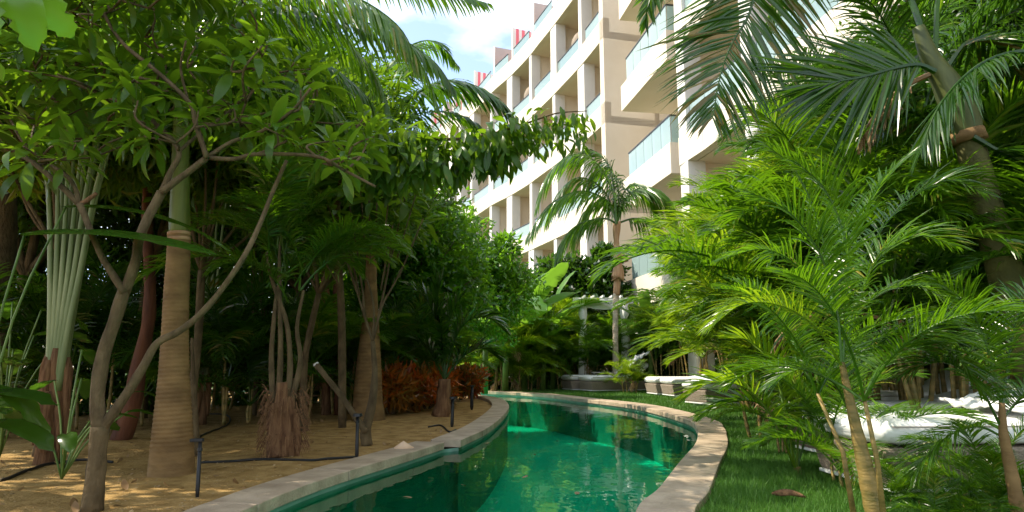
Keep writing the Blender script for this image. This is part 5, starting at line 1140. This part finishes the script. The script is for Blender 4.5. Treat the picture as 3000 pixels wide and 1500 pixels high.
# leafy trees filling the upper right
row([
 (2700, 9.8, 'dark broad-leaved tree behind the leaning palm', [(2640, 330, 9.6, 1.2, 2600), (2820, 250, 9.8, 1.4, 3200), (2960, 420, 9.4, 1.3, 2800), (2760, 520, 9.6, 1.1, 2400), (2900, 40, 9.8, 1.5, 2800), (2700, 60, 10.0, 1.1, 2000), (2980, 700, 9.2, 1.1, 2200)]),
 (3050, 8.2, 'dark leafy tree cut by the right edge of the picture', [(3060, 300, 8.2, 1.3, 2600), (3040, 600, 8.0, 1.1, 2200), (3000, 850, 7.8, .9, 1800), (3040, 0, 8.2, 1.3, 2400)]),
], L_=.17, W_=.055, mat='leaf_deep', trunk_r=.08, s0=130)
hedge(2330, 3300, 12.0, 9.6, 2.4, 'leafy hedge along the near balcony block', 'leaf_mass', 20000, .16, .06, seed=6, thick=.5)
# ------------------------------------------------------------------ lawn blades and gravel
def lawn_patch(N, x0, x1, y0, y1, h, wd, seed, name='grass'):
    g = np.random.default_rng(seed); P = np.stack([g.uniform(x0, x1, N), g.uniform(y0, y1, N)], 1)
    L0 = np.array([(p.x, p.y) for p in ra_o]); k = np.argmax(L0[:, 1] > 13.5); L0 = L0[:k] if k else L0
    edge = np.interp(P[:, 1], L0[:, 1], L0[:, 0])
    if y0 >= 9:      # behind the bend: keep what is outside the coping
        A = [Vector((p.x, p.y, 0)) for p in ra_o[::4]]+[Vector((-9, 10, 0)), Vector((-9, -3, 0))]; keep = np.array([not inside(A, *q) for q in P])
    else: keep = P[:, 0] > edge+.01
    P = P[keep]; n = len(P); a = g.uniform(0, 6.28, n); hh = h*g.uniform(.5, 1.2, n)*(1+.25*np.sin(P[:, 0]*6)*np.sin(P[:, 1]*5)); w2 = wd*g.uniform(.7, 1.3, n)*.5
    ln = g.normal(0, .35, (n, 2))*hh[:, None]; B = np.stack([P[:, 0], P[:, 1], np.full(n, -.012)], 1); S = np.stack([np.cos(a), np.sin(a), np.zeros(n)], 1)*w2[:, None]
    tip = B+np.concatenate([ln, hh[:, None]], 1); V = np.stack([B-S, B+S, tip], 1).reshape(-1, 3); F = np.arange(3*n).reshape(-1, 3)
    o = MB().add(V, [F]).obj(name, M['grass']); o['kind'] = 'stuff'; o['label'] = 'short green grass of the lawn beside the curved coping' if y0 < 9 else 'green grass around the loungers'; o['category'] = 'grass'
lawn_patch(70000, .7, 3.4, 2.6, 5.6, .05, .0045, 1)
lawn_patch(60000, 1.2, 5.0, 5.6, 9.0, .05, .007, 2)
lawn_patch(50000, 0, 7.5, 9.0, 20.5, .055, .014, 3)
g = np.random.default_rng(2); mb = MB(); N = 9000; ico = np.array([(0, 0, .6), (.9, 0, 0), (.2, .85, 0), (-.75, .5, .05), (-.7, -.6, 0), (.3, -.9, 0)]); fc = np.array([(0, 1, 2), (0, 2, 3), (0, 3, 4), (0, 4, 5), (0, 5, 1)])
P = []
while len(P) < N:
    y = 2.6+8.5*random.random()**1.8; x = random.uniform(-.95*y*.8-.6, -.1)
    if inside(sand_loop, x, y): P.append((x, y, sandz(x, y)-.001))
P = np.array(P); s_ = g.uniform(.002, .006, N)*(1+g.random(N)**8*2.2)*(.8+P[:, 1]*.06); a = g.uniform(0, 6.28, N); c_, n__ = np.cos(a), np.sin(a)
V = np.stack([P[:, 0:1]+(ico[None, :, 0]*c_[:, None]-ico[None, :, 1]*n__[:, None])*s_[:, None], P[:, 1:2]+(ico[None, :, 0]*n__[:, None]+ico[None, :, 1]*c_[:, None])*s_[:, None], P[:, 2:3]+ico[None, :, 2]*s_[:, None]*g.uniform(.6, 1.2, (N, 1))], 2)
o = mb.add(V.reshape(-1, 3), [(fc[None]+(np.arange(N)*6)[:, None, None]).reshape(-1, 3)]).obj('gravel', M['pebble'], kind='stuff')
# fallen dry leaves on the sand and grass
DL = [broad_leaf(.13, .05, c, 50+i).mesh('fallen_leaf', M['frond_dry'], True) for i, c in enumerate((.9, -1.2, 1.8))]
rr = random.Random(12); i = 0
mb = MB(); VV = []
for me in DL:
    v = np.empty(len(me.vertices)*3, np.float32); me.vertices.foreach_get('co', v); VV.append((v.reshape(-1, 3), np.array([tuple(p.vertices) for p in me.polygons])))
while i < 130:
    y = 2.8+7*rr.random(); x = rr.uniform(-.8*y, -.1)
    if not inside(sand_loop, x, y): continue
    A = np.array(Matrix.Translation((x, y, sandz(x, y)+.008)) @ Matrix.Rotation(rr.uniform(0, 6.28), 4, 'Z') @ Matrix.Rotation(rr.uniform(-.3, .3), 4, 'X') @ Matrix.Scale(rr.uniform(.3, .75), 4)); V, F = VV[i % 3]; mb.add(V@A[:3, :3].T+A[:3, 3], F); i += 1
mb.obj('fallen_leaves', M['frond_dry'], smooth=True, kind='stuff')
# brick-coloured stone lying where the two copings meet, dry sheath on the lawn
p = atz(1180, 1316, .02)
tag(MB().tube([(p.x-.07, p.y-.02, .02), (p.x, p.y, .035), (p.x+.09, p.y+.03, .02)], [.02, .055, .012], 9, wob=.12).obj('stone', M['canvas'], smooth=True), 'orange-brown stone lying by the step of the coping', 'stone')
p = atz(2310, 1468, .0)
tag(MB().tube(cr([(p.x-.07, p.y+.05, .03), (p.x, p.y, .045), (p.x+.08, p.y-.04, .03)], 4), [.006, .012, .016, .018, .018, .016, .013, .010, .003], 8, wob=.2).obj('fallen_sheath', M['fibre'], smooth=True), 'dry reddish palm sheath lying on the grass at the bottom', 'palm sheath')

rr = random.Random(31); fl = MB()
for i, (u, v) in enumerate(((1180, 1455), (1420, 1300), (1640, 1290), (1720, 1235), (1530, 1400), (1350, 1420), (1600, 1210), (1460, 1225), (1790, 1330), (1690, 1440), (1270, 1400), (1560, 1330))):
    p = atz(u, v, -.066)
    A = np.array(Matrix.Translation(p) @ Matrix.Rotation(rr.uniform(0, 6.28), 4, 'Z') @ Matrix.Diagonal((.6, .6, .15, 1))); V, F = VV[i % 3]; fl.add(V@A[:3, :3].T+A[:3, 3], F)
fl.obj('floating_leaves', M['frond_dry'], kind='stuff')
